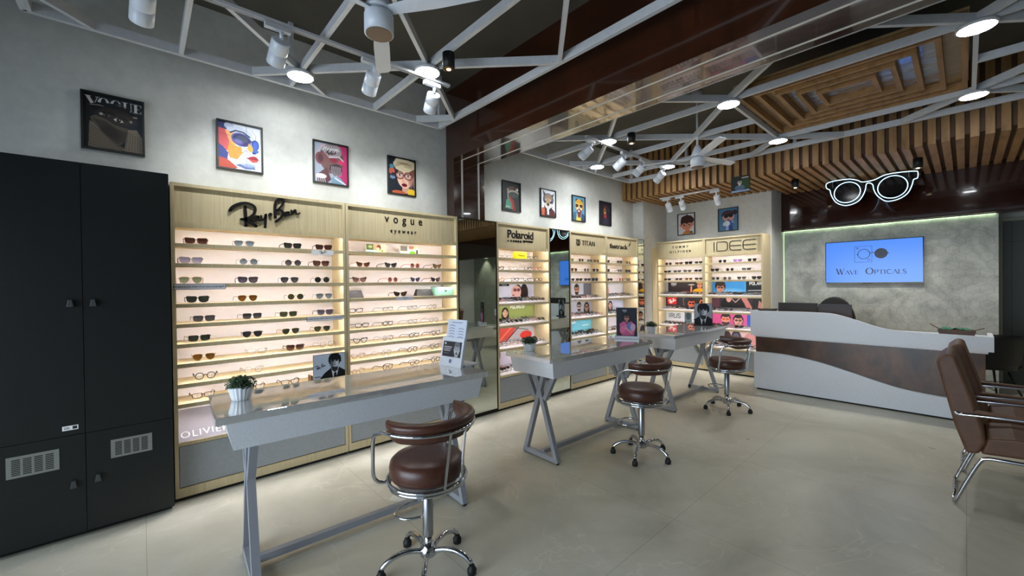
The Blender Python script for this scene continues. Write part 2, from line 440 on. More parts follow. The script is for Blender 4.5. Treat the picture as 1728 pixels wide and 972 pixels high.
GLYPH = {'A':'00 26 40;12 32','B':'00 06 36 45 44 33 03;33 42 41 30 00','C':'41 30 10 01 05 16 36 45','D':'00 06 26 44 42 20 00','E':'46 06 00 40;03 33',
'F':'46 06 00;03 33','G':'45 36 16 05 01 10 30 41 43 23','H':'00 06;40 46;03 43','I':'20 26','J':'01 10 20 31 36','K':'00 06;46 03;13 40','L':'06 00 40',
'M':'00 06 22 46 40','N':'00 06 40 46','O':'10 01 05 16 36 45 41 30 10','P':'00 06 36 45 44 33 03','Q':'10 01 05 16 36 45 41 30 10;22 40','R':'00 06 36 45 44 33 03;23 40',
'S':'45 36 16 05 04 13 33 42 41 30 10 01','T':'06 46;20 26','U':'06 01 10 30 41 46','V':'06 20 46','W':'06 10 23 30 46','X':'00 46;06 40','Y':'06 23 46;23 20','Z':'06 46 00 40',
'.':'20 21','-':'13 33',"'":'26 25',',':'10 21'}
def glyph_lines(s, x, z, h, gap=0.35):
    w = h*0.62; out = []
    for ch in s.upper():
        if ch in GLYPH:
            for st in GLYPH[ch].split(';'):
                out.append([(x+int(p[0])/4*w, z+int(p[1])/6*h) for p in st.split()])
        x += w*(1+gap) if ch != 'I' else w*(1+gap)*0.8
    return out, x

# ------------------------------------------------------------------ pictures painted in code (colour attribute on a fine grid)
class Canvas:
    def __init__(s, asp, n, bg):
        s.h = n; s.w = max(2, int(n*asp)); s.asp = asp
        s.a = np.zeros((s.h, s.w, 3)); s.a[:] = bg
        s.X, s.Z = np.meshgrid((np.arange(s.w)+.5)/s.w*asp, (np.arange(s.h)+.5)/s.h)
        s.px = 1.0/n
    def mix(s, mask, c):
        m = np.clip(mask, 0, 1)[..., None]; s.a = s.a*(1-m)+np.array(c, float)*m; return s
    def ell(s, cx, cy, rx, ry, c, rot=0, al=1.0, soft=None):
        dx, dy = s.X-cx, s.Z-cy; ca, sa = math.cos(rot), math.sin(rot)
        u = (dx*ca+dy*sa)/rx; v = (-dx*sa+dy*ca)/ry
        d = (1-np.sqrt(u*u+v*v))*min(rx, ry)
        return s.mix((d/(soft or s.px)+.5).clip(0, 1)*al, c)
    def poly(s, pts, c, al=1.0):
        inside = np.zeros(s.X.shape, bool); n = len(pts)
        for i in range(n):
            x1, y1 = pts[i]; x2, y2 = pts[(i+1) % n]
            cond = ((y1 > s.Z) != (y2 > s.Z))
            if y1 != y2:
                xi = (x2-x1)*(s.Z-y1)/(y2-y1)+x1
                inside ^= cond & (s.X < xi)
        return s.mix(inside.astype(float)*al, c)
    def rect(s, x0, x1, z0, z1, c, al=1.0):
        return s.mix(((s.X > x0) & (s.X < x1) & (s.Z > z0) & (s.Z < z1)).astype(float)*al, c)
    def line(s, pts, w, c, al=1.0):
        for (x1, y1), (x2, y2) in zip(pts[:-1], pts[1:]):
            dx, dy = x2-x1, y2-y1; L2 = dx*dx+dy*dy+1e-12
            t = (((s.X-x1)*dx+(s.Z-y1)*dy)/L2).clip(0, 1)
            d = np.hypot(s.X-x1-t*dx, s.Z-y1-t*dy)
            s.mix(((w/2-d)/s.px+.5).clip(0, 1)*al, c)
        return s
    def write(s, t, x, z, h, c, w=None, gap=0.35):
        for l_ in glyph_lines(t, x, z, h, gap)[0]: s.line(l_, w or h*0.16, c)
        return s
    def wob(s, cx, cy, r, c, n=14, amp=0.2, sd=1, sq=1.0):
        rnd = random.Random(sd)
        for k in range(n):
            a = 2*PI*k/n; s.ell(cx+r*.8*math.cos(a), cy+r*.8*sq*math.sin(a), r*(.3+amp*rnd.random()), r*(.3+amp*rnd.random()), c)
        return s.ell(cx, cy, r, r*sq, c)
    def obj(s, name, parent, x, y, z, wid, hei, rx=0.0):
        # lower left corner at x,z, plane facing -y
        nx, nz = s.w, s.h
        vx = np.linspace(0, wid, nx); vz = np.linspace(0, hei, nz)
        XX, ZZ = np.meshgrid(vx, vz); co = np.zeros((nz*nx, 3)); co[:, 0] = XX.ravel()+x; co[:, 1] = y; co[:, 2] = ZZ.ravel()+z
        i = np.arange((nz-1)*(nx-1)); r_ = i//(nx-1); c_ = i % (nx-1); a = r_*nx+c_
        q = np.stack([a, a+1, a+1+nx, a+nx], 1)
        me = bpy.data.meshes.new(name); me.vertices.add(nz*nx); me.vertices.foreach_set('co', co.ravel())
        me.loops.add(q.size); me.loops.foreach_set('vertex_index', q.ravel())
        me.polygons.add(len(q)); me.polygons.foreach_set('loop_start', np.arange(len(q))*4)
        me.update(calc_edges=True)
        at = me.attributes.new('ink', 'FLOAT_COLOR', 'POINT')
        A = s.a/255.0; A = np.where(A <= .04045, A/12.92, ((A+.055)/1.055)**2.4)
        C4 = np.ones((nz*nx, 4)); C4[:, :3] = A.reshape(-1, 3); at.data.foreach_set('color', C4.ravel())
        me.materials.append(M['print'])
        return link_mesh(name, me, parent)
def person(c, cx, cy, s, skin=(216, 164, 136), hair=(36, 24, 22), shirt=(60, 60, 70), gl=(20, 20, 24), style='short', beard=False, look=0.0, lips=(150, 60, 60), big=False):
    dk = tuple(v*.78 for v in skin)
    c.ell(cx, cy-s*1.75, s*1.45, s*0.85, shirt); c.poly([(cx-s*.3, cy-s*.4), (cx+s*.3, cy-s*.4), (cx+s*.38, cy-s*1.15), (cx-s*.38, cy-s*1.15)], dk)
    if style == 'long':
        c.ell(cx, cy-s*.1, s*.86, s*1.05, hair); c.ell(cx-s*.55, cy-s*.7, s*.36, s*.8, hair); c.ell(cx+s*.55, cy-s*.7, s*.36, s*.8, hair)
    elif style == 'curly': c.wob(cx, cy+s*.35, s*.78, hair, 16, .15, 3)
    elif style == 'bun': c.ell(cx, cy+s*.05, s*.74, s*.88, hair); c.ell(cx+s*.1, cy+s*.85, s*.3, s*.25, hair)
    else: c.ell(cx, cy+s*.18, s*.7, s*.78, hair)
    c.ell(cx-s*.6, cy-s*.08, s*.1, s*.17, dk); c.ell(cx+s*.6, cy-s*.08, s*.1, s*.17, dk)
    c.ell(cx, cy-s*.08, s*.58, s*.78, skin); c.ell(cx+s*.3, cy-s*.12, s*.26, s*.6, dk, al=.35, soft=s*.2)
    if beard: c.ell(cx, cy-s*.52, s*.5, s*.36, hair); c.ell(cx, cy-s*.2, s*.45, s*.28, skin)
    if style == 'curly': c.wob(cx, cy+s*.62, s*.46, hair, 12, .2, 5, .6)
    elif style == 'long': c.poly([(cx-s*.55, cy+s*.1), (cx-s*.5, cy+s*.6), (cx, cy+s*.85), (cx+s*.5, cy+s*.6), (cx+s*.55, cy+s*.1), (cx+s*.2, cy+s*.5), (cx-s*.15, cy+s*.55)], hair)
    else: c.ell(cx, cy+s*.62, s*.52, s*.3, hair)
    k = 1.35 if big else 1.0
    ex = cx+look*s
    for d in (-1, 1):
        if gl: c.ell(ex+d*s*.26, cy+s*.02, s*.21*k, s*.16*k, gl)
        else:
            c.ell(ex+d*s*.24, cy+s*.02, s*.11, s*.06, (235, 230, 225)); c.ell(ex+d*s*.24, cy+s*.02, s*.05, s*.055, (30, 22, 20))
            c.line([(ex+d*s*.12, cy+s*.17), (ex+d*s*.38, cy+s*.17)], s*.06, hair)
    if gl: c.line([(ex-s*.3, cy+s*.08), (ex+s*.3, cy+s*.08)], s*.06, gl)
    c.line([(ex+s*.02, cy-s*.05), (ex+s*.07, cy-s*.25), (ex-s*.02, cy-s*.28)], s*.045, dk)
    c.ell(ex, cy-s*.46, s*.17, s*.055, lips)
    return c

# ------------------------------------------------------------------ room shell
CZ = 3.60      # ceiling
SZ = 2.84      # underside of the slatted drop and of the brown beam
XL, XR, YF, YB = -3.9, 4.2, -2.6, 8.5
struct(MB().box(XL-.15, XR+.15, YF-.15, YB+.15, -0.12, 0), 'floor', M['floor'])
struct(MB().box(XL-.15, XR+.15, YF-.15, YB+.15, CZ, CZ+.12), 'ceiling', M['ceiling'])
struct(MB().box(XL-.15, XL, YF-.15, YB+.15, 0, CZ), 'wall_left', M['plaster'])
struct(MB().box(XR, XR+.15, YF-.15, YB+.15, 0, CZ), 'wall_right', M['plaster'])
struct(MB().box(XL, XR, YB, YB+.15, 0, CZ), 'wall_back', M['plaster'])
b = MB(); b.box(XL, -3.3, YF-.15, YF, 0, CZ); b.box(2.6, XR, YF-.15, YF, 0, CZ); b.box(-3.3, 2.6, YF-.15, YF, 2.75, CZ)
struct(b, 'wall_front', M['plaster'])
w = struct(MB().box(-3.3, 2.6, YF-.09, YF-.08, 0.05, 2.75), 'window_1', M['glass'])
b = MB()
for x in (-3.3, -1.35, .6, 2.54): b.box(x, x+.06, YF-.12, YF-.05, 0, 2.75)
b.box(-3.3, 2.6, YF-.12, YF-.05, 0, .05); b.box(-3.3, 2.6, YF-.12, YF-.05, 2.69, 2.75)
struct(b, 'window_frame', M['black'], parent=w)
# pier at the end of the left wall and the wall that carries the two far cabinets
struct(MB().box(XL, -3.70, 6.39, 7.2, 0, SZ+.05), 'wall_left_pier', M['plaster'])
struct(MB().box(XL, -2.0, 7.2, 7.9, 0, SZ+.05), 'wall_back_left', M['plaster'])
# hexagon tiled feature wall, with the glossy panel above it
struct(MB().box(-2.0, 0.27, 7.80, 7.95, 0, 2.40), 'wall_feature', M['hex'])
struct(MB().box(-2.0, XR, 7.70, 7.95, 2.262, SZ+.05).box(-2.0, .27, 7.70, 7.712, 2.246, 2.2615), 'wall_upper_panel', M['panel_brown'])
o = struct(MB().box(-1.98, 0.25, 7.775, 7.79, 2.253, 2.261), 'trim_1', M['led_cool'])
o = struct(MB().box(-1.995, -1.985, 7.78, 7.798, 1.0, 2.26), 'trim_2', M['led_side'])
# grooved green-grey door in the back wall, its jamb, and the tiled part further right
d = struct(MB().box(.33, 1.25, YB-.04, YB-.005, 0.005, 2.2), 'door_1', mat('green_grey_door', (58, 62, 52), .5))
b = MB()
for i in range(6): b.box(.40+i*.14, .406+i*.14, YB-.043, YB-.0395, .01, 2.19)
b.box(.34, 1.24, YB-.043, YB-.0395, 1.93, 1.936)
struct(b, 'panel_groove', M['black'], parent=d)
struct(MB().lathe([(.012, 0), (.012, .05), (.03, .06), (.03, .08)], (1.17, YB-.04, 1.0), 16, mat4=Matrix.Rotation(R(90), 4, 'X')), 'door_handle', M['steel'], parent=d)
b = MB(); b.box(.27, .325, YB-.06, YB, 0, 2.26); b.box(1.255, 1.31, YB-.06, YB, 0, 2.26); b.box(.325, 1.255, YB-.06, YB, 2.205, 2.26)
struct(b, 'trim_3', mat('beige_jamb', (146, 144, 128), .6))
b = MB()
for i in range(4):
    for j in range(4): b.box(1.75+i*.6, 2.345+i*.6, YB-.03, YB-.001, .002+j*.7, .697+j*.7)
struct(b, 'wall_back_tiles', grain_mat('green_grey_wall_tile', [(0.3, (128, 132, 116)), (0.7, (142, 146, 130))], (1, 1, 1), 3, .35, bumpy=0))

# brown column and beam with two inlaid white strips
struct(MB().box(XL, -3.755, 2.554, 2.978, 0, SZ), 'wall_left_column', M['gloss_brown'])
struct(MB().box(XL, XR, 2.554, 2.978, SZ, CZ), 'ceiling_beam', M['gloss_brown'])
b = MB()
for y in (2.655, 2.885):
    b.box(-3.756, XR-.01, y-.001, y+.015, SZ-.003, SZ+.002); b.box(-3.757, -3.753, y-.004, y+.02, .02, SZ)
struct(b, 'trim_4', mat('white_inlay', (214, 210, 200), .4))

# slatted wooden drop over the back of the shop
struct(MB().box(XL, XR, 6.085, 7.7, SZ+.045, CZ), 'ceiling_drop', M['dark_board'])
b = MB(); x = XL+.012
i = 0
while x < XR-.06:
    b.box(x, x+.060, 6.045, 6.085, SZ, CZ-.001); x += .098
struct(b, 'ceiling_slats_front', M['pine'])
b = MB(); x = XL+.012
while x < XR-.06:
    y1 = 7.69 if x > -2.0 else 7.19
    b.box(x, x+.060, 6.086, y1, SZ, SZ+.045); x += .098
struct(b, 'ceiling_slats_under', M['pine_y'])

# ------------------------------------------------------------------ white lattice frames under the ceiling
def clip(p, q, x0, x1, y0, y1):
    t0, t1 = 0.0, 1.0; dx, dy = q[0]-p[0], q[1]-p[1]
    for pp, qq in ((-dx, p[0]-x0), (dx, x1-p[0]), (-dy, p[1]-y0), (dy, y1-p[1])):
        if abs(pp) < 1e-9:
            if qq < 0: return None
        else:
            r_ = qq/pp
            if pp < 0: t0 = max(t0, r_)
            else: t1 = min(t1, r_)
    if t1-t0 < 1e-3: return None
    return (p[0]+dx*t0, p[1]+dy*t0), (p[0]+dx*t1, p[1]+dy*t1)
TZ = 3.09
def lattice(label, xs, ys, par, rect, skip, posts, extra=(), gap=None):
    x0, x1, y0, y1 = rect
    t = thing('lattice_frame', label, 'ceiling frame', (0, 0, 0), 0, None)
    w, h = .031, .062
    b = MB()
    zc = TZ+h/2
    b.bar((x0, y0, zc), (x1, y0, zc), w, h); b.bar((x0, y1, zc), (x1, y1, zc), w, h)
    b.bar((x0, y0, zc), (x0, y1, zc), w, h); b.bar((x1, y0, zc), (x1, y1, zc), w, h)
    b.build('outer_rail', M['white_paint'], t)
    zd = zc+.0012
    for k in range(len(xs)-1):
        for m_ in range(len(ys)):
            if (k+m_) % 2 != par: continue
            for dm in (-1, 1):
                if 0 <= m_+dm < len(ys):
                    if (k, m_, dm) in skip: continue
                    c = clip((xs[k], ys[m_]), (xs[k+1], ys[m_+dm]), *rect)
                    if c: MB().bar((*c[0], zd+.0006*dm), (*c[1], zd+.0006*dm), w*.9, h*.96).build('diagonal_brace', M['white_paint'], t)
    for y in ys:
        if y0 < y < y1:
            if gap and abs(y-gap[0]) < .01:
                MB().bar((x0, y, zc-.001), (gap[1], y, zc-.001), w*.88, h*.92).build('cross_rail', M['white_paint'], t); MB().bar((gap[2], y, zc-.001), (x1, y, zc-.001), w*.88, h*.92).build('cross_rail', M['white_paint'], t)
            else: MB().bar((x0, y, zc-.001), (x1, y, zc-.001), w*.88, h*.92).build('cross_rail', M['white_paint'], t)
    for p, q in extra: MB().bar((*p, zc-.0015), (*q, zc-.0015), w*.86, h*.9).build('cross_rail', M['white_paint'], t)
    for (x, y) in posts:
        MB().box(x-.018, x+.018, y-.018, y+.018, TZ+h-.005, CZ).build('hanger_post', M['white_paint'], t)
    return t
xs1 = [-4.13+.7*i for i in range(9)]
lattice('white tubular lattice frame hanging nearest the camera, above the black cabinets', xs1, [-.47, .23, .93, 1.635, 2.34], 1,
        (-3.70, 1.4, -.49, 2.34), (), [(-3.62, 2.30), (-3.68, .93), (-1.2, 2.33), (.6, 2.33), (-1.3, -.4), (.7, -.4)])
xs2 = [-4.1, -3.43, -2.75, -2.09, -1.45, -.69, .05, .79, 1.53, 2.27]
sk = {(4, 1, -1), (4, 1, 1), (4, 2, -1), (4, 2, 1), (4, 3, -1), (4, 3, 1), (4, 0, 1), (4, 4, -1)}
sk = set()
for k in (4, 5):
    for m_ in range(1, 4):
        for dm in (-1, 1):
            if 1 <= m_+dm <= 3: sk.add((k, m_, dm))
lattice('white tubular lattice frame hanging beyond the brown beam', xs2, [3.25, 4.0, 4.73, 5.48, 6.22], 1,
        (-3.70, 2.4, 3.516, 5.985), sk, [(-3.62, 5.9), (-2.75, 5.97), (-1.4, 5.97), (-3.6, 3.56), (-2.4, 3.54), (0.8, 5.97)],
        [((-1.45, 4.0), (-1.45, 5.48)), ((.05, 4.0), (.05, 5.48))], (4.73, -1.45, .05))

# ------------------------------------------------------------------ round LED panels on the lattice
def ceiling_panel(x, y, label, dm='panel_em2'):
    t = thing('round_ceiling_light', label, 'ceiling light', (x, y, TZ-.024), 0, 'round panel lights on the lattice frames')
    MB().lathe([(.092, 0), (.097, .004), (.097, .0235)], (0, 0, 0), 32).build('housing', M['white_paint'], t)
    MB().lathe([(.086, -.002), (.088, 0.0005)], (0, 0, 0), 32).build('diffuser', M[dm], t)
for x, y, lb in [(-3.43, .931, 'round white panel light on the near lattice, above the leftmost shelf cabinet'),
                 (-2.74, 1.635, 'round white panel light on the near lattice, right of the near ceiling fan'),
                 (-3.43, 4.72, 'round white panel light on the far lattice closest to the left wall'),
                 (-2.74, 3.985, 'round white panel light on the far lattice nearest the brown beam and track'),
                 (-2.79, 5.48, 'round white panel light beside the far end of the second spotlight track'),
                 (-1.45, 4.0, 'round white panel light at the near left corner of the pine ceiling feature'),
                 (-1.45, 5.48, 'round white panel light at the far left corner of the pine ceiling feature'),
                 (.05, 4.02, 'largest round panel light, at the near right corner of the pine ceiling feature'),
                 (.05, 5.48, 'round white panel light at the far right corner of the pine ceiling feature')]:
    ceiling_panel(x, y, lb, 'panel_em' if x < -2 else 'panel_em2')
for y, lb in ((4.0, 'nearer'), (5.48, 'farther')): ceiling_panel(1.53, y, lb+' round panel light added unseen beyond the right picture edge')  # added panels out of view, brightening the right side the mirrors reflect

# pine ceiling feature: rectangles inside rectangles
t = thing('pine_ceiling_feature', 'pine ceiling feature of nested rectangles set in the far lattice frame', 'ceiling panel', (-.70, 4.74, TZ+.05))
MB().box(-.72, .72, -.715, .715, .07, .09).build('backing_board', M['ply'], t)
MB().box(-.40, .58, -.46, .50, .064, .0695).build('plastic_film', M['film'], t)
for i in range(5):
    a = .715-i*.128; c = .71-i*.128
    b = MB(); z0, z1 = -.004, .0638
    b.box(-a, a, -c, -c+.034, z0, z1); b.box(-a, a, c-.034, c, z0, z1)
    b.box(-a, -a+.034, -c+.034, c-.034, z0, z1); b.box(a-.034, a, -c+.034, c-.034, z0, z1)
    b.build('nested_frame', M['pine_y'], t)

# ------------------------------------------------------------------ ceiling fans (at rest)
def fan(label, x, y, ang):
    t = thing('ceiling_fan', label, 'fan', (x, y, 0), 0, None)
    MB().lathe([(.058, CZ-.07), (.05, CZ-.05), (.02, CZ)][:0] or [(.05, CZ-.075), (.058, CZ-.06), (.058, CZ-.005), (.02, CZ-.0005)], (0, 0, 0), 24).build('ceiling_cup', M['plastic_white'], t)
    MB().tube([(0, 0, 2.96), (0, 0, CZ-.07)], .011, 10).build('down_rod', M['plastic_white'], t)
    MB().lathe([(.070, 2.868), (.068, 2.885), (.050, 2.935), (.028, 2.985), (.016, 3.0)], (0, 0, 0), 32).build('motor_cover', M['plastic_white'], t)
    m = MB(); m.lathe([(.066, 2.752), (.073, 2.752), (.073, 2.845), (.066, 2.858), (.03, 2.862)], (0, 0, 0), 32)
    m.build('motor_drum', M['plastic_white'], t)
    MB().lathe([(.0655, 2.748), (.0655, 2.7515)], (0, 0, 0), 32).build('drum_underside', mat('motor_windings', (112, 92, 74), .6), t)
    for k in range(3):
        a = ang+k*2*PI/3
        L0, L1 = .05, .62; b = MB(); N = 12; vs = []
        for i in range(N+1):
            u = i/N; r_ = L0+(L1-L0)*u; wd = (.045+.045*min(1, u*2.2))*(1 if u < .93 else .78)
            zz = 2.866
            vs += [(r_, -wd*.5-.0, zz+.010), (r_, wd*.5, zz-.006), (r_, wd*.5, zz-.011), (r_, -wd*.5, zz+.005)]
        fs = []
        for i in range(N):
            for j in range(4):
                fs.append((i*4+j, i*4+(j+1) % 4, (i+1)*4+(j+1) % 4, (i+1)*4+j))
        fs += [(3, 2, 1, 0), (N*4, N*4+1, N*4+2, N*4+3)]
        b.add(vs, fs)
        o = b.build('fan_blade', M['plastic_white'], t); o.rotation_euler = (0, 0, a)
    return t
fan('white three-bladed ceiling fan nearest the camera, above the near lattice', -2.03, .93, R(33))
fan('white three-bladed ceiling fan hanging through the far lattice frame', -2.03, 4.68, R(75))

# ------------------------------------------------------------------ spotlight tracks and spotlights
def track(label, p, q, z):
    t = thing('light_track', label, 'light track', (p[0], p[1], z))
    d = (q[0]-p[0], q[1]-p[1])
    b = MB(); up = (0, 0, 1)
    b.bar((0, 0, .012), (d[0], d[1], .012), .034, .02); b.build('rail', M['white_paint'], t)
    n = Vector((d[1], -d[0], 0)).normalized()*.0075
    b = MB()
    for s_ in (-1, 1): b.bar((n.x*s_, n.y*s_, .0015), (d[0]+n.x*s_, d[1]+n.y*s_, .0015), .004, .0015)
    b.build('rail_slot', M['black'], t)
    return t
track('white spotlight track below the near lattice frame', (-2.83, -.6), (-2.80, 1.87), 3.05)
track('white spotlight track below the far lattice frame', (-2.78, 3.63), (-2.82, 5.45), 3.05)
track('short white spotlight track under the slatted wooden ceiling', (-3.33, 6.27), (-2.41, 6.27), 2.80)
def spotlight(label, x, y, z, aim, group, power, axis='y', blend=.9, size=68, head=.052, length=.135, face=False):
    t = thing('track_spotlight', label, 'spotlight', (x, y, z), 0, group)
    b = MB()
    if axis == 'y': b.box(-.018, .018, -.09, .05, -.031, -.002)
    else: b.box(-.09, .05, -.018, .018, -.031, -.002)
    b.build('track_adapter', M['white_paint'], t)
    MB().tube([(0, 0, -.03), (0, 0, -.075)], .011, 10).build('swivel_neck', M['plastic_white'], t)
    d = (Vector(aim)-Vector((x, y, z-.1))).normalized()
    q = d.to_track_quat('-Z', 'Y').to_matrix().to_4x4()
    o0 = Vector((0, 0, -.075)); R4 = q
    off = o0
    up = R4 @ Vector((0, 0, 1))
    c = off - up*(.03)
    b = MB(); b.lathe([(head*.98, -length), (head, -length+.004), (head, -.062), (head-.002, -.0605), (head-.002, -.0585), (head, -.057), (head, .012), (head*.9, .02)], c, 28, mat4=R4)
    b.build('lamp_head', M['plastic_white'], t)
    b = MB(); b.lathe([(head*.84, -length-.0015), (head*.86, -length+.0002)], c, 24, mat4=R4); b.build('lamp_lens', M['lamp_face'], t)
    ld = bpy.data.lights.new('spot_lamp', 'SPOT'); ld.energy = power; ld.spot_size = R(size); ld.spot_blend = blend; ld.shadow_soft_size = .03
    ld.color = (0.93, 0.975, 1.0)
    lo = bpy.data.objects.new('spot_lamp', ld); COL.objects.link(lo); lo.parent = t
    lo.matrix_local = Matrix.Translation(c+R4.to_3x3() @ Vector((0, 0, -length-.01))) @ R4
    return t
G1 = 'spotlights on the near track'
WZ = 2.12
for y, lb, ay in ((.03, 'white cylinder spotlight at the top left, cut off by the picture edge', -.05),
                  (.66, 'white cylinder spotlight above the leftmost round panel light', .60),
                  (1.25, 'white cylinder spotlight hanging under the near ceiling fan', 1.35),
                  (1.74, 'white cylinder spotlight at the end of the near track by the brown beam', 2.0)):
    spotlight(lb, -2.815, y, 3.05, (-3.9, ay, WZ), G1, P_SPOT*(.12 if y < .1 else 1))
for y, lb, ay in ((3.74, 'white spotlight at the near end of the far track', 3.45),
                  (4.42, 'white spotlight second from the near end of the far track', 4.2),
                  (4.85, 'white spotlight third from the near end of the far track', 4.85),
                  (5.36, 'white spotlight at the far end of the far track', 5.6)):
    spotlight(lb, -2.79, y, 3.05, (-3.9, ay, WZ), 'spotlights on the far track', P_SPOT)
for x, lb in ((-3.2, 'lit white spotlight, left one under the slatted wooden ceiling'),
              (-2.98, 'white spotlight in the middle of the short track under the slatted ceiling'),
              (-2.45, 'white spotlight at the right end of the short track under the slatted ceiling')):
    spotlight(lb, x, 6.27, 2.80, (x-.0, 6.9, 1.9), 'spotlights on the short track', P_SPOT*.45, 'x', head=.045, length=.12)

# black cylinder downlights
def downlight(x, y, z, label, power=0.0, h=.11, grp=None):
    t = thing('black_downlight', label, 'downlight', (x, y, z), 0, grp)
    MB().lathe([(.040, -h), (.043, -h), (.043, -.001), (.04, -.0005)], (0, 0, 0), 24).build('cylinder_body', M['black'], t)
    MB().lathe([(.036, -h-.003), (.039, -h-.0003)], (0, 0, 0), 24).build('gold_reflector', mat('brass_reflector', (140, 112, 66), .2, .9), t)
    MB().lathe([(.014, -h-.006), (.016, -h-.0033)], (0, 0, 0), 16).build('bulb', M['lamp_glow'], t)
    if power:
        ld = bpy.data.lights.new('down_lamp', 'SPOT'); ld.energy = power; ld.spot_size = R(76 if h < .1 else 130); ld.spot_blend = .6; ld.shadow_soft_size = .02; ld.color = (1, .96, .88)
        lo = bpy.data.objects.new('down_lamp', ld); COL.objects.link(lo); lo.parent = t; lo.location = (0, 0, -h-.012)
downlight(-2.45, 1.635, 3.0905, 'black cylinder downlight under the near lattice, right of two round lights')
downlight(-2.45, 4.0, 3.0905, 'black cylinder downlight under the far lattice, near the brown beam')
downlight(-1.56, 6.65, SZ-.001, 'black cylinder downlight on the slatted ceiling, left of the neon glasses', 60)
downlight(-.365, 6.61, SZ-.001, 'black cylinder downlight on the slatted ceiling, right above the neon glasses', 60)
struct(MB().box(.30, XR, 7.955, YB, 2.60, 2.75), 'ceiling_soffit', M['plaster'])
for x in (2.05, 2.75, 3.45): downlight(x, 8.28, 2.599, 'black cylinder downlight added before the tiled wall, seen only in the mirrors', 45, .07, 'added downlights before the tiled wall')  # added lamps outside the direct view, lighting the tiles for the mirrors
# small photo board on the slatted drop
t = thing('photo_board', 'small dark photo board hanging on the slatted wooden drop', 'photo board', (-2.155, 6.02, 2.665))
MB().box(0, .23, 0, .022, 0, .215).build('board', M['black'], t)
c = Canvas(.23/.215, 60, (26, 30, 26)); c.rect(.55, 1.07, .15, .8, (40, 62, 36)); person(c, .5, .62, .2, (190, 180, 170), (20, 20, 20), (70, 90, 110)); c.rect(0, 1.07, 0, .12, (120, 140, 170)); c.rect(.62, 1.0, .83, .9, (180, 160, 160))
c.obj('print', t, .002, -.001, .002, .226, .211)

# ------------------------------------------------------------------ display cabinets
OAK = M['oak']
SH1 = [1.735, 1.598, 1.46, 1.322, 1.184, 1.046, .910, .772, .636]     # undersides of the shelves of the two near cabinets
SH2 = [1.735, 1.598, 1.46, 1.203, .948, .68]
LZ0, LZ1, HB = .025, 2.17, 1.88
def cabinet(label, loc, rz, w, shelves, slope=True, closed_left=False):
    t = thing('display_cabinet', label, 'display cabinet', loc, rz)
    D = .30; th = .022
    b = MB(); b.box(0, th, 0, D, LZ0, LZ1); b.box(w-th, w, 0, D, LZ0, LZ1); b.box(th, w-th, 0, D, LZ1-th, LZ1)
    b.box(th, w-th, 0, D, HB, HB+th); b.box(th, w-th, 0, .02, LZ0, .088); b.box(th, w-th, 0, D, .375, .399)
    b.build('carcass', OAK, t)
    MB().box(th, w-th, .28, .2995, .089, HB).build('back_panel', M['white_back'], t)
    MB().box(th, w-th, .026, .04, HB+th, LZ1-th).build('header_panel', OAK, t)
    MB().box(th+.004, w-th-.004, .006, .022, .094, .37).build('drawer_front', M['grey_lam'], t)
    MB().box(.01, w-.01, .02, .05, .0, LZ0-.001).build('toe_kick', M['toe'], t)
    for i, z in enumerate([HB]+list(shelves)):
        if i:
            s_ = MB().box(th, w-th, .012, .28, z+.009, z+.024).box(th, w-th, 0, .0118, z-.003, z+.024).build('shelf', OAK, t)
        else:
            s_ = MB().box(th, w-th, 0, .0118, z-.014, z-.0003).build('header_lip', OAK, t); z -= .0095
        st = MB().box(th+.01, w-th-.01, .0125, .020, z+.0066, z+.0088).build('led_strip', M['led'], s_)
    if slope:
        b = MB(); poly = [(.012, .400), (.28, .56), (.28, .40)]
        vs = [(th+.001, y, z) for y, z in poly]+[(w-th-.001, y, z) for y, z in poly]
        b.add(vs, [(0, 1, 2), (5, 4, 3), (0, 3, 4, 1), (1, 4, 5, 2), (2, 5, 3, 0)])
        b.build('sloped_display', mat('lilac_grey_print', (150, 148, 158), .5), t)
    return t
def lettering(t, fn, name='sign_lettering', m='sign_black'):
    b = MB(); fn(b); return b.build(name, M[m], t)
XF = -3.58
CA = cabinet('leftmost tall ash shelf cabinet beside the black cupboards, with script lettering', (XF, .150, 0), R(90), 1.158, SH1)
CB = cabinet('second tall ash shelf cabinet from the left, with small shelves of optical frames', (XF, 1.312, 0), R(90), 1.16, SH1)
CC = cabinet('ash shelf cabinet standing between the wide mirror and the narrow mirror', (XF, 3.009, 0), R(90), .88, SH2, False)
CD = cabinet('ash shelf cabinet just right of the narrow mirror', (XF, 4.292, 0), R(90), .842, SH2, False)
CE = cabinet('last ash shelf cabinet along the left wall', (XF, 5.136, 0), R(90), .876, SH2, False)
CF = cabinet('left one of the two ash shelf cabinets on the far wall', (-3.698, 6.84, 0), 0, .818, SH2, False)
CG = cabinet('right one of the two ash shelf cabinets on the far wall, by the counter', (-2.878, 6.84, 0), 0, .862, SH2, False)
for c_ in (CF, CG):
    pass
MB().box(.80, .862, .30, .355, LZ0, LZ1).build('end_filler', OAK, CG)
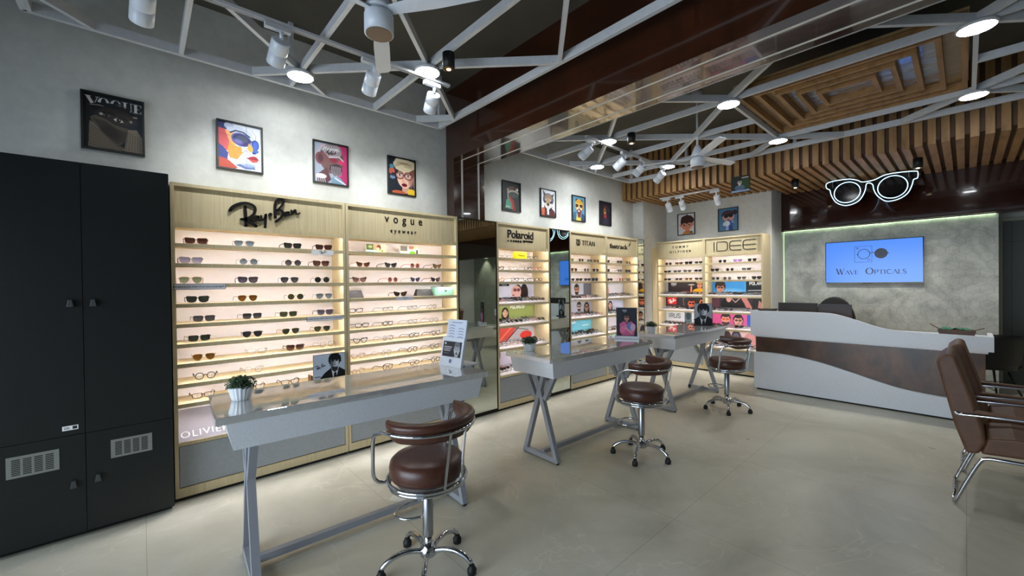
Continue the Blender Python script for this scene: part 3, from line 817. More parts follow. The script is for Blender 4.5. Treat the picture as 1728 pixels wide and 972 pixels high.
# script lettering on the leftmost cabinet
RB = {'R1': ([(.486,2.015),(.501,2.039),(.533,2.063),(.574,2.08),(.612,2.078),(.638,2.061),(.643,2.033),(.629,1.998),(.593,1.97),(.552,1.958)], [.020,.024,.022,.016,.014,.016,.019,.017,.013,.010]),
 'R2': ([(.579,2.054),(.582,1.977),(.582,1.908)], .019), 'R3': ([(.552,1.958),(.6,1.946),(.649,1.914)], [.012,.019,.018]),
 'a': ([(.665,1.99),(.639,1.987),(.621,1.961),(.63,1.947),(.653,1.964),(.665,1.99),(.667,1.961),(.682,1.962)], .011),
 'y': ([(.682,1.996),(.687,1.97),(.703,1.975),(.711,2.007)], .011), 'y2': ([(.713,2.007),(.711,1.96),(.707,1.907)], .016), 'dot': ([(.744,2.012)], .026),
 'B1': ([(.777,1.993),(.775,2.064),(.784,2.116),(.806,2.14),(.83,2.139),(.835,2.114),(.816,2.079),(.79,2.051)], [.018,.018,.017,.016,.016,.016,.013,.01]),
 'B2': ([(.79,2.051),(.821,2.053),(.833,2.028),(.815,1.994),(.782,1.962)], [.012,.015,.017,.016,.016]),
 'a2': ([(.872,2.045),(.849,2.04),(.841,2.019),(.856,2.014),(.872,2.046),(.875,2.024),(.888,2.026)], .010),
 'n': ([(.891,2.061),(.897,2.028),(.903,2.052),(.92,2.068),(.926,2.043),(.937,2.036),(.953,2.046)], .010)}
def script(b, ox, oz, k, y0, y1, wk=1.0, m=0):
    for pts, w_ in RB.values():
        pp = [((x-.486)*k+ox, (z-1.907)*k+oz) for x, z in pts]
        if len(pp) > 3:
            sp = smooth2(pp, 4)
            ws = w_ if isinstance(w_, list) else [w_]*len(pts)
            wl = [(ws[min(int(i/4), len(ws)-1)]+(ws[min(int(i/4)+1, len(ws)-1)]-ws[min(int(i/4), len(ws)-1)])*((i % 4)/4))*k*wk for i in range(len(sp))]
            stroke(b, sp, wl, y0, y1, m)
        else: stroke(b, pp, [v*k*wk for v in w_] if isinstance(w_, list) else w_*k*wk, y0, y1, m)
lettering(CA, lambda b: script(b, .486-.150, 1.907, 1.0, .002, .026))
# round lettering on the second cabinet
text('sign_lettering', 'vogue', .098, CB, 0, .023, 0, M['sign_black'], .003, 1.9, bold=.0006, fit=(.366, .756, 2.017, 2.095))
text('sign_lettering', 'eyewear', .05, CB, 0, .023, 0, M['sign_black'], .003, 1.75, bold=.0002, fit=(.421, .690, 1.937, 1.978))
# third
text('sign_lettering', 'Polaroid', .118, CC, 0, .023, 0, M['sign_black'], .003, .96, bold=.0015, fit=(.186, .612, 2.0, 2.097))
def pol(b):
    for i in range(6): stroke(b, [(.195+i*.038+(.01 if i else 0), 1.967)], .020+.003*min(i, 3), .020, .026)
lettering(CC, pol)
text('sign_lettering', 'eyewear', .042, CC, 0, .023, 0, M['sign_black'], .003, 1.0, bold=.001, fit=(.43, .612, 1.952, 1.986))
def titan(b):
    x0, z0 = .166, 1.985
    stroke(b, [(x0, z0+.075), (x0+.09, z0+.075)], .011, .018, .026, cap=False)
    stroke(b, [(x0+.045, z0+.002), (x0+.045, z0+.075)], .014, .018, .026, cap=False)
    stroke(b, smooth2([(x0+.018, z0+.06), (x0+.008, z0+.035), (x0+.022, z0+.01), (x0+.045, z0), (x0+.068, z0+.01), (x0+.082, z0+.035), (x0+.072, z0+.06)]), .011, .018, .026)
    stroke(b, [(x0+.02, z0), (x0+.07, z0)], .009, .018, .026, cap=False)
lettering(CD, titan)
text('sign_lettering', 'TITAN', .095, CD, 0, .023, 0, M['sign_black'], .003, 1.02, bold=.0, fit=(.293, .588, 1.988, 2.058))
text('sign_lettering', 'fastrack', .108, CE, 0, .023, 0, M['sign_black'], .003, .95, bold=.0012, fit=(.118, .61, 1.985, 2.055))
lettering(CE, lambda b: (b.prism([(.64, 2.035), (.655, 2.07), (.628, 2.07), (.665, 2.078), (.69, 2.115), (.676, 2.078), (.70, 2.07), (.67, 2.062)], .018, .026)))
text('sign_lettering', 'TOMMY', .062, CF, 0, .023, 0, M['sign_black'], .003, 1.7, bold=.0002, fit=(.273, .555, 2.042, 2.082))
text('sign_lettering', 'HILFIGER', .062, CF, 0, .023, 0, M['sign_black'], .003, 1.6, bold=.0002, fit=(.228, .604, 1.962, 2.002))
def idee(b):
    z0, z1 = 1.947, 2.09; w_ = .011
    S = lambda p: stroke(b, p, w_, .018, .026)
    x = .155; S([(x, z0), (x, z1)])
    def rr(x0, x1):
        return [(x1, z1), (x0+.04, z1), (x0+.012, z1-.012), (x0, z1-.04), (x0, z0+.04), (x0+.012, z0+.012), (x0+.04, z0), (x1, z0)]
    x0, x1 = .20, .36
    S([(x0, z0), (x0, z1), (x1-.04, z1), (x1-.012, z1-.012), (x1, z1-.04), (x1, z0+.04), (x1-.012, z0+.012), (x1-.04, z0), (x0, z0)])
    for a, c in ((.392, .554), (.586, .757)):
        S(rr(a, c)); S([(a, (z0+z1)/2), (c, (z0+z1)/2)])
lettering(CG, idee)
# lettering on the sloped display of the leftmost cabinet
tx = text('display_lettering', 'OLIVIER', .118, CA, 0, 0, 0, M['white_text'], .001, 1.15, bold=.001, fit=(.035, .315, .0, .062))
tx.rotation_euler[0] = -math.atan2(.268, .16); tx.location = (0, .035, .4165)
# wooden filler beside the left far cabinet
o = tag(MB().box(-3.699, -3.69, 6.66, 6.838, .02, 2.06).build('filler_panel', OAK), 'narrow ash filler panel against the white pier beside the far cabinets', 'filler panel')

# mirrors between the cabinets
def mirror(label, x, y0, y1, fr=.012):
    t = thing('wall_mirror', label, 'mirror', (x, y0, 0), R(90)); w = y1-y0
    MB().box(fr, w-fr, 0, .006, .03+fr, LZ1-.002-fr).build('mirror_glass', M['mirror'], t)
    b = MB(); b.box(0, fr, -.004, .02, .03, LZ1-.002); b.box(w-fr, w, -.004, .02, .03, LZ1-.002); b.box(fr, w-fr, -.004, .02, .03, .03+fr); b.box(fr, w-fr, -.004, .02, LZ1-.002-fr, LZ1-.002)
    b.build('mirror_frame', M['bronze'], t)
    MB().box(.0, w, .007, .03, 0, LZ1-.03).build('backing', M['toe'], t)
mirror('wide tall mirror between the second and third shelf cabinets', XF-.004, 2.475, 3.006)
mirror('narrow tall mirror between two shelf cabinets on the left wall', XF-.004, 3.892, 4.289)
mirror('slim tall mirror strip beside the white pier at the end of the left wall', XF-.004, 6.015, 6.2, .005)

# ------------------------------------------------------------------ black cupboard
t = thing('black_cupboard', 'matte black double cupboard with vent grilles at the left edge', 'cupboard', (-3.47, -.66, 0), R(90))
W_ = .80
b = MB(); b.box(0, W_, .022, .42, .03, 2.196); b.box(.01, W_-.01, .05, .42, 0, .03); b.build('carcass', M['black_lam'], t)
def door(x0, x1, z0, z1, hx, hz, grille=None, sticker=False):
    d_ = MB().box(x0+.0015, x1-.0015, 0, .021, z0+.0015, z1-.0015).build('door', M['black_lam'], t)
    hb = MB(); hb.prism([(hx-.008, hz+.02), (hx+.008, hz+.02), (hx+.014, hz-.02), (hx-.014, hz-.02)], -.022, -.0005); hb.build('handle', mat('dark_grey_pull', (62, 66, 66), .45), d_, bevel=.002)
    if grille:
        g0, g1, gz0, gz1 = grille
        MB().box(g0, g1, -.003, -.0003, gz0, gz1).build('vent_grille', mat('silver_vent', (150, 152, 148), .4, .5), d_)
        v = MB(); n = 4; gw = (g1-g0-.03)/n
        for i in range(n):
            for j in range(9):
                zz = gz0+.014+j*(gz1-gz0-.026)/9
                v.box(g0+.015+i*gw+.004, g0+.015+(i+1)*gw-.006, -.0036, -.003, zz, zz+.0055)
        v.build('vent_slots', M['black'], d_)
    if sticker:
        MB().box(.311, .375, -.0012, -.0003, 1.0-.360, 1.0-.334).build('sticker', M['white_text'], d_)
        v = MB()
        v.box(.318, .342, -.0018, -.0013, .648, .651); v.box(.318, .338, -.0018, -.0013, .655, .658); v.box(.352, .37, -.0018, -.0013, .645, .662)
        v.build('sticker_print', M['grey_dark'], d_)
door(0, .403, .608, 2.196, .353, 1.372, sticker=True)
door(.403, .80, .608, 2.196, .446, 1.372)
door(0, .403, .03, .608, .353, .325, (.103, .298, .428, .545))
door(.403, .80, .03, .608, .453, .332, (.508, .696, .428, .538))

# ------------------------------------------------------------------ glasses
def closed_smooth(p, k=3):
    n = len(p); out = []
    for i in range(n):
        p0, p1, p2, p3 = [Vector(p[(i+j) % n]) for j in (-1, 0, 1, 2)]
        for j in range(k):
            t = j/k; out.append(0.5*((2*p1)+(-p0+p2)*t+(2*p0-5*p1+4*p2-p3)*t*t+(-p0+3*p1-3*p2+p3)*t**3))
    return [(a.x, a.y) for a in out]
SHAPE = {
 'wayfarer': [(-.026, .017), (0, .020), (.026, .021), (.029, .010), (.024, -.013), (.008, -.021), (-.012, -.020), (-.025, -.008)],
 'aviator': [(-.022, .017), (.004, .020), (.026, .016), (.028, .0), (.020, -.016), (.004, -.024), (-.012, -.018), (-.023, .0)],
 'round': [(.0235*math.cos(2*PI*i/8), .0225*math.sin(2*PI*i/8)) for i in range(8)],
 'cat': [(-.025, .012), (.002, .017), (.030, .023), (.029, .008), (.019, -.013), (.0, -.020), (-.017, -.016), (-.026, -.002)],
 'rect': [(-.026, .013), (0, .016), (.027, .015), (.029, .0), (.022, -.014), (0, -.017), (-.020, -.015), (-.028, 0)],
 'square': [(-.025, .017), (0, .019), (.026, .018), (.028, .0), (.024, -.016), (0, -.021), (-.020, -.018), (-.027, 0)],
}
def lens_pts(sh, side):
    return [(side*(x+.0335), z+.0245) for x, z in closed_smooth(SHAPE[sh])]
_mc = {}
def g_meshes(sh, fm, lm, r):
    key = (sh, fm, r)
    if ('f',)+key not in _mc:
        b = MB()
        for s in (-1, 1): b.tube([(x, 0, z) for x, z in lens_pts(sh, s)], r, 5, True)
        zb = .030 if sh != 'aviator' else .034
        b.tube([(-.011, 0, zb), (0, -.002, zb+.004), (.011, 0, zb)], r*1.1, 5)
        for s in (-1, 1): b.tube([(s*.0615, 0, .036), (s*.069, .001, .037), (s*.0695, .006, .037)], r*1.15, 5)
        _mc[('f',)+key] = b.mesh('rim', F[fm])
        for s in (-1, 1):
            b = MB(); b.tube([(s*.0695, .004, .037), (s*.0695, .09, .035), (s*.067, .118, .024), (s*.064, .138, .004)], [r*1.1, r, r, r*1.2], 5)
            _mc[('t', s)+key] = b.mesh('temple', F[fm])
    for s in (-1, 1):
        if ('l', s, sh, lm) not in _mc:
            b = MB(); p = lens_pts(sh, s); b.prism(p, -.0008, .0008); _mc[('l', s, sh, lm)] = b.mesh('lens', L[lm])
    return _mc[('f',)+key], [_mc[('t', s)+key] for s in (-1, 1)], [_mc[('l', s, sh, lm)] for s in (-1, 1)]
def to_world(loc, rz, u, d, z):
    return (loc[0]+u*math.cos(rz)-d*math.sin(rz), loc[1]+u*math.sin(rz)+d*math.cos(rz), loc[2]+z)
CNT = [0]
def glasses(cab, u, d, z, sh, fm, lm, label, group, r=None, turn=0.0, sc=1.0, name=None):
    loc, rz = cab
    r = r or (.0026 if fm in ('black', 'tortoise', 'brown', 'grey', 'pink', 'violet', 'red', 'green') else .0013)
    me, te, le = g_meshes(sh, fm, lm, r)
    o = thing(name or ('sunglasses' if lm != 'clear' else 'eyeglasses'), label, 'sunglasses' if lm != 'clear' else 'eyeglasses', to_world(loc, rz, u, d, z), rz+(min(turn, .1) if u < .2 else turn), group)
    o.scale = (sc, sc, sc)
    link_mesh('rim', me, o)
    for m_ in te: link_mesh('temple', m_, o)
    for m_ in le: link_mesh('lens', m_, o)
    CNT[0] += 1
    return o
ORD = ['first', 'second', 'third', 'fourth', 'fifth']
ROWN = ['top', 'second', 'third', 'fourth', 'fifth', 'sixth', 'seventh', 'eighth', 'ninth']
KA, KB, KC, KD, KE = [((XF, y, 0), R(90)) for y in (.150, 1.312, 3.009, 4.292, 5.136)]
KF, KG = ((-3.698, 6.84, 0), 0), ((-2.878, 6.84, 0), 0)
FW = {'black': 'black', 'tortoise': 'tortoise', 'brown': 'brown', 'gold': 'gold-rimmed', 'gun': 'dark wire', 'silver': 'silver wire', 'grey': 'grey translucent', 'pink': 'pink', 'violet': 'violet', 'red': 'red', 'green': 'lime'}
LW = {'brown': 'brown-tinted', 'tortoise': 'brown', 'darkgreen': 'dark green', 'green': 'green', 'palegreen': 'pale green', 'blue': 'blue-grey', 'lavender': 'lavender', 'amber': 'amber', 'grey': 'smoky grey', 'black': 'black', 'purple': 'purple-grey', 'pink': 'rose', 'violet': 'violet', 'clear': 'clear'}
def row(cab, origin, cname, gname, rown, z, items, d=.085, turn=0.0, sc=1.0, axis=1):
    n = len(items)
    for i, (pos, sh, fm, lm) in enumerate(items):
        kind = 'sunglasses' if lm != 'clear' else 'eyeglasses'
        desc = (LW[lm]+' '+{'round': 'round ', 'aviator': 'aviator ', 'cat': 'cat-eye '}.get(sh, 'square ')+kind) if lm != 'clear' else (FW[fm]+' '+{'round': 'round ', 'cat': 'cat-eye '}.get(sh, 'square ')+kind)
        lab = f'{desc}, {ORD[i]} from left on {ROWN[rown]} shelf of {cname}'
        glasses(cab, pos-origin, d, z+.0245+.002, sh, fm, lm, lab, f'glasses standing on the {gname}', turn=turn+random.uniform(-.12, .12), sc=sc)
RBR = [
 [(.292, 'wayfarer', 'tortoise', 'tortoise'), (.582, 'aviator', 'silver', 'blue'), (.915, 'wayfarer', 'black', 'darkgreen'), (1.156, 'wayfarer', 'tortoise', 'tortoise')],
 [(.262, 'wayfarer', 'grey', 'lavender'), (.609, 'round', 'silver', 'blue'), (.917, 'round', 'gun', 'grey'), (1.132, 'wayfarer', 'tortoise', 'brown')],
 [(.258, 'aviator', 'gold', 'palegreen'), (.602, 'wayfarer', 'black', 'purple'), (.889, 'aviator', 'gun', 'grey'), (1.139, 'round', 'gun', 'darkgreen')],
 [(.295, 'wayfarer', 'black', 'darkgreen'), (.598, 'aviator', 'gold', 'amber'), (.932, 'round', 'gold', 'green'), (1.154, 'aviator', 'silver', 'blue')],
 [(.330, 'square', 'gun', 'grey'), (.626, 'square', 'gun', 'grey'), (.876, 'square', 'gold', 'green'), (1.160, 'wayfarer', 'grey', 'purple')],
 [(.301, 'square', 'gun', 'darkgreen'), (.625, 'aviator', 'gun', 'black'), (.891, 'aviator', 'gold', 'green'), (1.133, 'aviator', 'gold', 'green')],
 [(.325, 'aviator', 'gold', 'amber'), (.653, 'rect', 'gold', 'clear'), (.922, 'wayfarer', 'tortoise', 'brown'), (1.169, 'round', 'gold', 'clear')],
 [(.331, 'round', 'black', 'clear'), (.628, 'round', 'gold', 'clear')],
 [(.317, 'rect', 'brown', 'clear'), (.634, 'rect', 'brown', 'clear'), (.880, 'rect', 'tortoise', 'clear')],
]
for i, it in enumerate(RBR): row(KA, .150, 'the leftmost ash cabinet', 'leftmost ash cabinet', i, SH1[i], it)
VGR = [[],
 [(1.494, 'cat', 'gold', 'brown'), (1.761, 'cat', 'black', 'grey'), (2.016, 'round', 'pink', 'pink'), (2.271, 'cat', 'brown', 'brown')],
 [(1.459, 'cat', 'brown', 'pink'), (1.779, 'round', 'pink', 'pink'), (2.017, 'cat', 'gun', 'purple'), (2.248, 'cat', 'brown', 'tortoise')],
 [(1.855, 'cat', 'black', 'tortoise')],
 [(1.423, 'rect', 'brown', 'clear'), (1.727, 'rect', 'gun', 'clear'), (1.98, 'rect', 'gun', 'clear'), (2.208, 'round', 'gun', 'clear')],
 [(1.475, 'rect', 'black', 'clear'), (1.724, 'rect', 'black', 'clear'), (1.984, 'rect', 'gun', 'clear'), (2.226, 'round', 'gun', 'clear')],
 [(1.459, 'cat', 'black', 'clear'), (1.722, 'round', 'gun', 'clear'), (1.995, 'rect', 'black', 'clear'), (2.245, 'cat', 'black', 'clear')],
 [(1.436, 'cat', 'gold', 'clear'), (1.702, 'round', 'gold', 'clear'), (1.976, 'round', 'brown', 'clear'), (2.228, 'cat', 'black', 'clear')],
 [(1.434, 'round', 'gold', 'clear'), (1.716, 'round', 'brown', 'clear'), (1.997, 'rect', 'brown', 'clear'), (2.236, 'round', 'black', 'clear')],
]
for i, it in enumerate(VGR): row(KB, 1.312, 'the second ash cabinet', 'second ash cabinet', i, SH1[i], it, turn=.30 if i != 3 else 0)
PO = [[(3.251, 'rect', 'gun', 'clear'), (3.70, 'rect', 'black', 'clear')],
 [(3.137, 'round', 'black', 'clear'), (3.347, 'rect', 'gun', 'clear'), (3.598, 'rect', 'black', 'clear'), (3.778, 'rect', 'red', 'clear')],
 [(3.137, 'round', 'pink', 'clear'), (3.376, 'rect', 'black', 'clear'), (3.59, 'rect', 'brown', 'clear'), (3.79, 'rect', 'tortoise', 'clear')]]
for i, it in enumerate(PO): row(KC, 3.009, 'cabinet between mirrors', 'ash cabinet between the mirrors', i, SH2[i], it, d=.10)
TI = [[(4.43, 'aviator', 'green', 'palegreen'), (4.66, 'aviator', 'gold', 'darkgreen'), (4.86, 'rect', 'gun', 'grey'), (5.02, 'round', 'brown', 'amber')],
 [(4.50, 'aviator', 'gold', 'amber'), (4.78, 'round', 'gun', 'purple'), (5.0, 'aviator', 'gold', 'darkgreen')],
 [(4.44, 'rect', 'gun', 'grey'), (4.61, 'rect', 'black', 'tortoise'), (4.80, 'rect', 'black', 'black'), (4.98, 'wayfarer', 'black', 'darkgreen')]]
for i, it in enumerate(TI): row(KD, 4.292, 'cabinet right of narrow mirror', 'ash cabinet right of the narrow mirror', i, SH2[i], it, d=.10)
FA = [[(5.30, 'wayfarer', 'black', 'black'), (5.63, 'wayfarer', 'black', 'grey'), (5.88, 'round', 'gun', 'tortoise')],
 [(5.29, 'wayfarer', 'black', 'black'), (5.63, 'wayfarer', 'gun', 'grey'), (5.87, 'wayfarer', 'black', 'black')],
 [(5.36, 'rect', 'black', 'black'), (5.67, 'round', 'pink', 'pink'), (5.88, 'wayfarer', 'black', 'blue')]]
for i, it in enumerate(FA): row(KE, 5.136, 'last left-wall cabinet', 'last ash cabinet on the left wall', i, SH2[i], it, d=.10)
TH = [[(-3.53, 'round', 'gun', 'black'), (-3.34, 'rect', 'brown', 'brown'), (-3.17, 'wayfarer', 'black', 'black'), (-3.0, 'rect', 'gun', 'grey')],
 [(-3.55, 'rect', 'gun', 'black'), (-3.37, 'rect', 'gun', 'grey'), (-3.19, 'rect', 'black', 'grey'), (-3.01, 'rect', 'black', 'black')],
 [(-3.55, 'rect', 'black', 'black'), (-3.345, 'rect', 'gun', 'tortoise'), (-3.17, 'rect', 'gold', 'amber'), (-3.0, 'rect', 'black', 'brown')]]
for i, it in enumerate(TH): row(KF, -3.698, 'left far-wall cabinet', 'left cabinet on the far wall', i, SH2[i], it, d=.09)
ID = [[(-2.62, 'round', 'gun', 'black'), (-2.395, 'rect', 'violet', 'violet'), (-2.19, 'aviator', 'gun', 'black')],
 [(-2.74, 'wayfarer', 'black', 'black'), (-2.51, 'round', 'gun', 'black'), (-2.27, 'rect', 'gun', 'grey')],
 [(-2.73, 'round', 'gun', 'black'), (-2.55, 'round', 'gun', 'tortoise'), (-2.34, 'wayfarer', 'gun', 'grey'), (-2.13, 'wayfarer', 'black', 'black')]]
for i, it in enumerate(ID): row(KG, -2.878, 'right far-wall cabinet', 'right cabinet on the far wall', i, SH2[i], it, d=.09)

# ------------------------------------------------------------------ folded glasses laid out in white trays on the lower shelves
def folded_mb(sh, r, tilt=58):
    b = MB()
    for s in (-1, 1): b.tube([(x, 0, z) for x, z in lens_pts(sh, s)], r, 4, True, 0)
    b.tube([(-.011, 0, .03), (0, -.002, .034), (.011, 0, .03)], r*1.1, 4)
    b.tube([(-.069, .004, .036), (-.060, .014, .035), (.05, .020, .030), (.062, .020, .018)], r*1.1, 4)
    b.tube([(.069, .004, .036), (.060, .024, .036), (-.05, .028, .030), (-.062, .028, .018)], r*1.1, 4)
    for s in (-1, 1): b.prism(lens_pts(sh, s), -.0006, .0006, 1)
    Rm = Matrix.Rotation(R(-tilt), 4, 'X')
    vs = [Rm @ Vector(v) for v in b.v]; mz = min(v.z for v in vs)
    b.v = [(v.x, v.y, v.z-mz) for v in vs]
    return b
FV = [('rect', 'black', 'clear', .0027), ('round', 'gold', 'clear', .0016), ('wayfarer', 'black', 'black', .0020), ('cat', 'tortoise', 'clear', .0027), ('aviator', 'gun', 'grey', .0017), ('rect', 'brown', 'tortoise', .0020), ('square', 'gun', 'clear', .0017), ('rect', 'red', 'clear', .0022)]
FMB = [folded_mb(v[0], v[3]) for v in FV]
FME = [b.mesh('folded_glasses', [F[v[1]], L[v[2]]]) for b, v in zip(FMB, FV)]
rest = MB(); rest_mats = []
for v in FV: rest_mats += [F[v[1]], L[v[2]]]
TRAYH = .028
def tray_shelf(cabroot, cab, w, z, cname, shelfname):
    th = .024
    b = MB(); y0, y1 = .012, .255
    vs = [(th, y0, z), (w-th, y0, z), (w-th, y1, z), (th, y1, z), (th, y0, z+.006), (w-th, y0, z+.006), (w-th, y1, z+TRAYH), (th, y1, z+TRAYH)]
    b.add(vs, [(0, 3, 2, 1), (4, 5, 6, 7), (0, 1, 5, 4), (1, 2, 6, 5), (2, 3, 7, 6), (3, 0, 4, 7)])
    b.build('white_tray', M['white_back'], cabroot)
    loc, rz = cab; nx = 6 if w > .84 else 5; sl = (TRAYH-.006)/(y1-y0)
    for j in range(3):
        for i in range(nx):
            u = .112+(w-.224)*i/(nx-1)+random.uniform(-.008, .008); d_ = .035+j*.077+random.uniform(-.005, .005)
            k = random.choice([0, 0, 1, 2, 3, 4, 5, 6, 6, 0, 7] if True else [0]); tz = random.uniform(-.17, .17); zz = z+.006+sl*(d_-y0)+.0045
            if CNT[0] < 292:
                CNT[0] += 1
                o = link_mesh('eyeglasses', FME[k]); o.location = to_world(loc, rz, u, d_, zz); o.rotation_euler = (0, 0, rz+tz)
                tag(o, f'folded glasses in the tray on {shelfname} shelf of {cname}', 'eyeglasses', f'folded glasses in the tray on {shelfname} shelf of {cname}')
            else:
                Mx = Matrix.Translation(to_world(loc, rz, u, d_, zz)) @ Matrix.Rotation(rz+tz, 4, 'Z')
                src = FMB[k]; o_ = len(rest.v)
                rest.v += [tuple(Mx @ Vector(v)) for v in src.v]
                for f_, m_, s_ in zip(src.f, src.m, src.s): rest.f.append([q+o_ for q in f_]); rest.m.append(m_+2*k); rest.s.append(s_)
LOW = [1.227, .972, .704, .3995]
LOWN = ['the fourth', 'the fifth', 'the sixth', 'the lowest']
for (cr, cab, w, cn) in ((CC, KC, .88, 'the cabinet between mirrors'), (CD, KD, .842, 'the cabinet right of narrow mirror'), (CE, KE, .876, 'the last left-wall cabinet'), (CG, KG, .862, 'the right far-wall cabinet'), (CF, KF, .818, 'the left far-wall cabinet')):
    for z, zn in zip(LOW, LOWN): tray_shelf(cr, cab, w, z, cn, zn)
if rest.v:
    tag(rest.build('folded_eyeglasses', rest_mats), 'remaining folded glasses in the trays of the two far-wall cabinets', 'eyeglasses', None, 'stuff')

# ------------------------------------------------------------------ posters behind the trays
def backdrop(cab, w, z, h, cv, label, u0=.026, d=.266):
    loc, rz = cab
    t = thing('shelf_poster', label, 'poster', to_world(loc, rz, u0, d, z), rz)
    ww = w-2*u0+.0 if u0 < .03 else w
    MB().box(0, ww, 0, .006, 0, h).build('board', M['white_back'], t)
    cv.obj('print', t, 0, -.0008, 0, ww, h)
PH = [(1.257, .20), (1.002, .198), (.734, .21), (.4295, .245)]
def cvs(w, h, bg, n=44): return Canvas(w/h, n, bg)
wA = .828; hA = .2
def P_(*a, **k): return person(*a, **k)
# third cabinet
c = cvs(wA, hA, (206, 208, 222)); P_(c, 2.7, .55, .42, (214, 168, 156), (38, 22, 24), (206, 190, 196), (120, 50, 50), 'short'); c.ell(3.25, .4, .35, .6, (34, 20, 22)); c.ell(2.55, .5, .42, .4, (216, 172, 160)); c.ell(2.45, .62, .14, .1, (120, 60, 60)); c.ell(2.75, .62, .14, .1, (110, 50, 60)); c.ell(2.3, .3, .1, .04, (150, 60, 70))
backdrop(KC, .88, *PH[0], c, 'pale poster of a dark-haired woman in sunglasses, in the cabinet between mirrors')
c = cvs(wA, hA, (146, 160, 92)); c.rect(0, 5, 0, .12, (120, 130, 70)); P_(c, .75, .62, .34, (196, 140, 110), (50, 34, 24), (90, 60, 40), (60, 40, 30), beard=True); P_(c, 1.6, .5, .34, (220, 176, 150), (40, 26, 24), (220, 210, 200), None, 'long'); c.write('POLAROID', 2.05, .74, .19, (240, 245, 235), .05)
backdrop(KC, .88, *PH[1], c, 'green poster of a smiling couple in glasses, in the cabinet between mirrors')
c = cvs(wA, .21, (190, 188, 192)); c.poly([(.3, 0), (1.2, 1), (2.6, 1), (1.6, 0)], (200, 74, 66)); c.line([(.9, 0), (2.2, 1)], .1, (235, 120, 90)); c.line([(1.5, 0), (2.7, .9)], .07, (60, 30, 30)); c.ell(3.2, .3, .5, .25, (206, 60, 52)); c.ell(.4, .3, .4, .3, (38, 34, 40)); c.line([(.2, .1), (1.1, .9)], .07, (30, 28, 32)); c.line([(2.2, .8), (3.4, .6)], .04, (60, 60, 66))
backdrop(KC, .88, *PH[2], c, 'red and grey poster of glasses frames, in the cabinet between mirrors')
c = cvs(wA, .245, (196, 190, 206)); P_(c, .6, .55, .5, (214, 120, 96), (40, 24, 20), (60, 40, 50), (30, 20, 20)); c.ell(2.2, .5, .5, .4, (180, 150, 160))
backdrop(KC, .88, *PH[3], c, 'lilac poster with a close-up face, lowest in the cabinet between mirrors')
# fourth
c = cvs(.79, hA, (196, 200, 210)); c.rect(3.0, 4, 0, 1, (96, 98, 110)); P_(c, 2.2, .55, .42, (200, 150, 122), (34, 24, 20), (226, 226, 232), (120, 60, 40), beard=True); c.ell(.3, .3, .22, .35, (110, 80, 66)); c.ell(.9, .3, .5, .2, (220, 224, 232))
backdrop(KD, .842, *PH[0], c, 'grey poster of a bearded man in shades, right of the narrow mirror')
c = cvs(.79, hA, (176, 180, 194)); c.poly([(0, .1), (0, .9), (.9, .5), (1.3, .1)], (50, 52, 60)); c.ell(.5, .2, .3, .2, (220, 222, 228)); P_(c, 2.45, .55, .38, (190, 180, 176), (24, 22, 24), (30, 30, 34), (16, 16, 18), beard=True); P_(c, 3.35, .5, .38, (170, 130, 116), (22, 18, 20), (30, 24, 28), (16, 16, 18), 'long')
backdrop(KD, .842, *PH[1], c, 'black-and-white poster of a car and two faces, right of narrow mirror')
c = cvs(.79, .21, (80, 172, 204)); c.ell(3.0, .1, 2.2, .8, (120, 198, 220), soft=.5); c.write('FASTRACK', .25, .66, .26, (240, 248, 250), .07); c.line([(2.7, .45), (3.4, .47)], .06, (230, 244, 248))
backdrop(KD, .842, *PH[2], c, 'sky blue poster with bold white lettering, right of the narrow mirror')
c = cvs(.79, .245, (170, 200, 210)); backdrop(KD, .842, *PH[3], c, 'plain pale blue poster on the lowest shelf right of the narrow mirror')
# fifth
c = cvs(.82, hA, (208, 208, 214)); P_(c, 1.3, .55, .42, (214, 160, 140), (34, 24, 26), (230, 228, 232), None, 'long'); c.line([(2.0, .1), (1.9, .6), (1.6, .7)], .16, (214, 160, 140))
backdrop(KE, .876, *PH[0], c, 'white poster of a long-haired woman with raised hand, last left-wall cabinet')
c = cvs(.82, hA, (190, 196, 220)); P_(c, .8, .5, .44, (220, 130, 110), (60, 24, 24), (190, 60, 50), (40, 20, 20)); P_(c, 2.2, .5, .36, (200, 150, 130), (30, 22, 22), (40, 40, 60), None, 'long')
backdrop(KE, .876, *PH[1], c, 'poster of a red-lit face with dark glasses, last left-wall cabinet')
c = cvs(.82, .21, (206, 204, 214)); P_(c, 1.0, .5, .4, (200, 160, 150), (40, 40, 70), (70, 80, 120), (40, 40, 50), 'long'); backdrop(KE, .876, *PH[2], c, 'pale poster of a woman in a blue top, last left-wall cabinet')
c = cvs(.82, .245, (176, 206, 204)); backdrop(KE, .876, *PH[3], c, 'plain pale green poster on the lowest shelf, last left-wall cabinet')
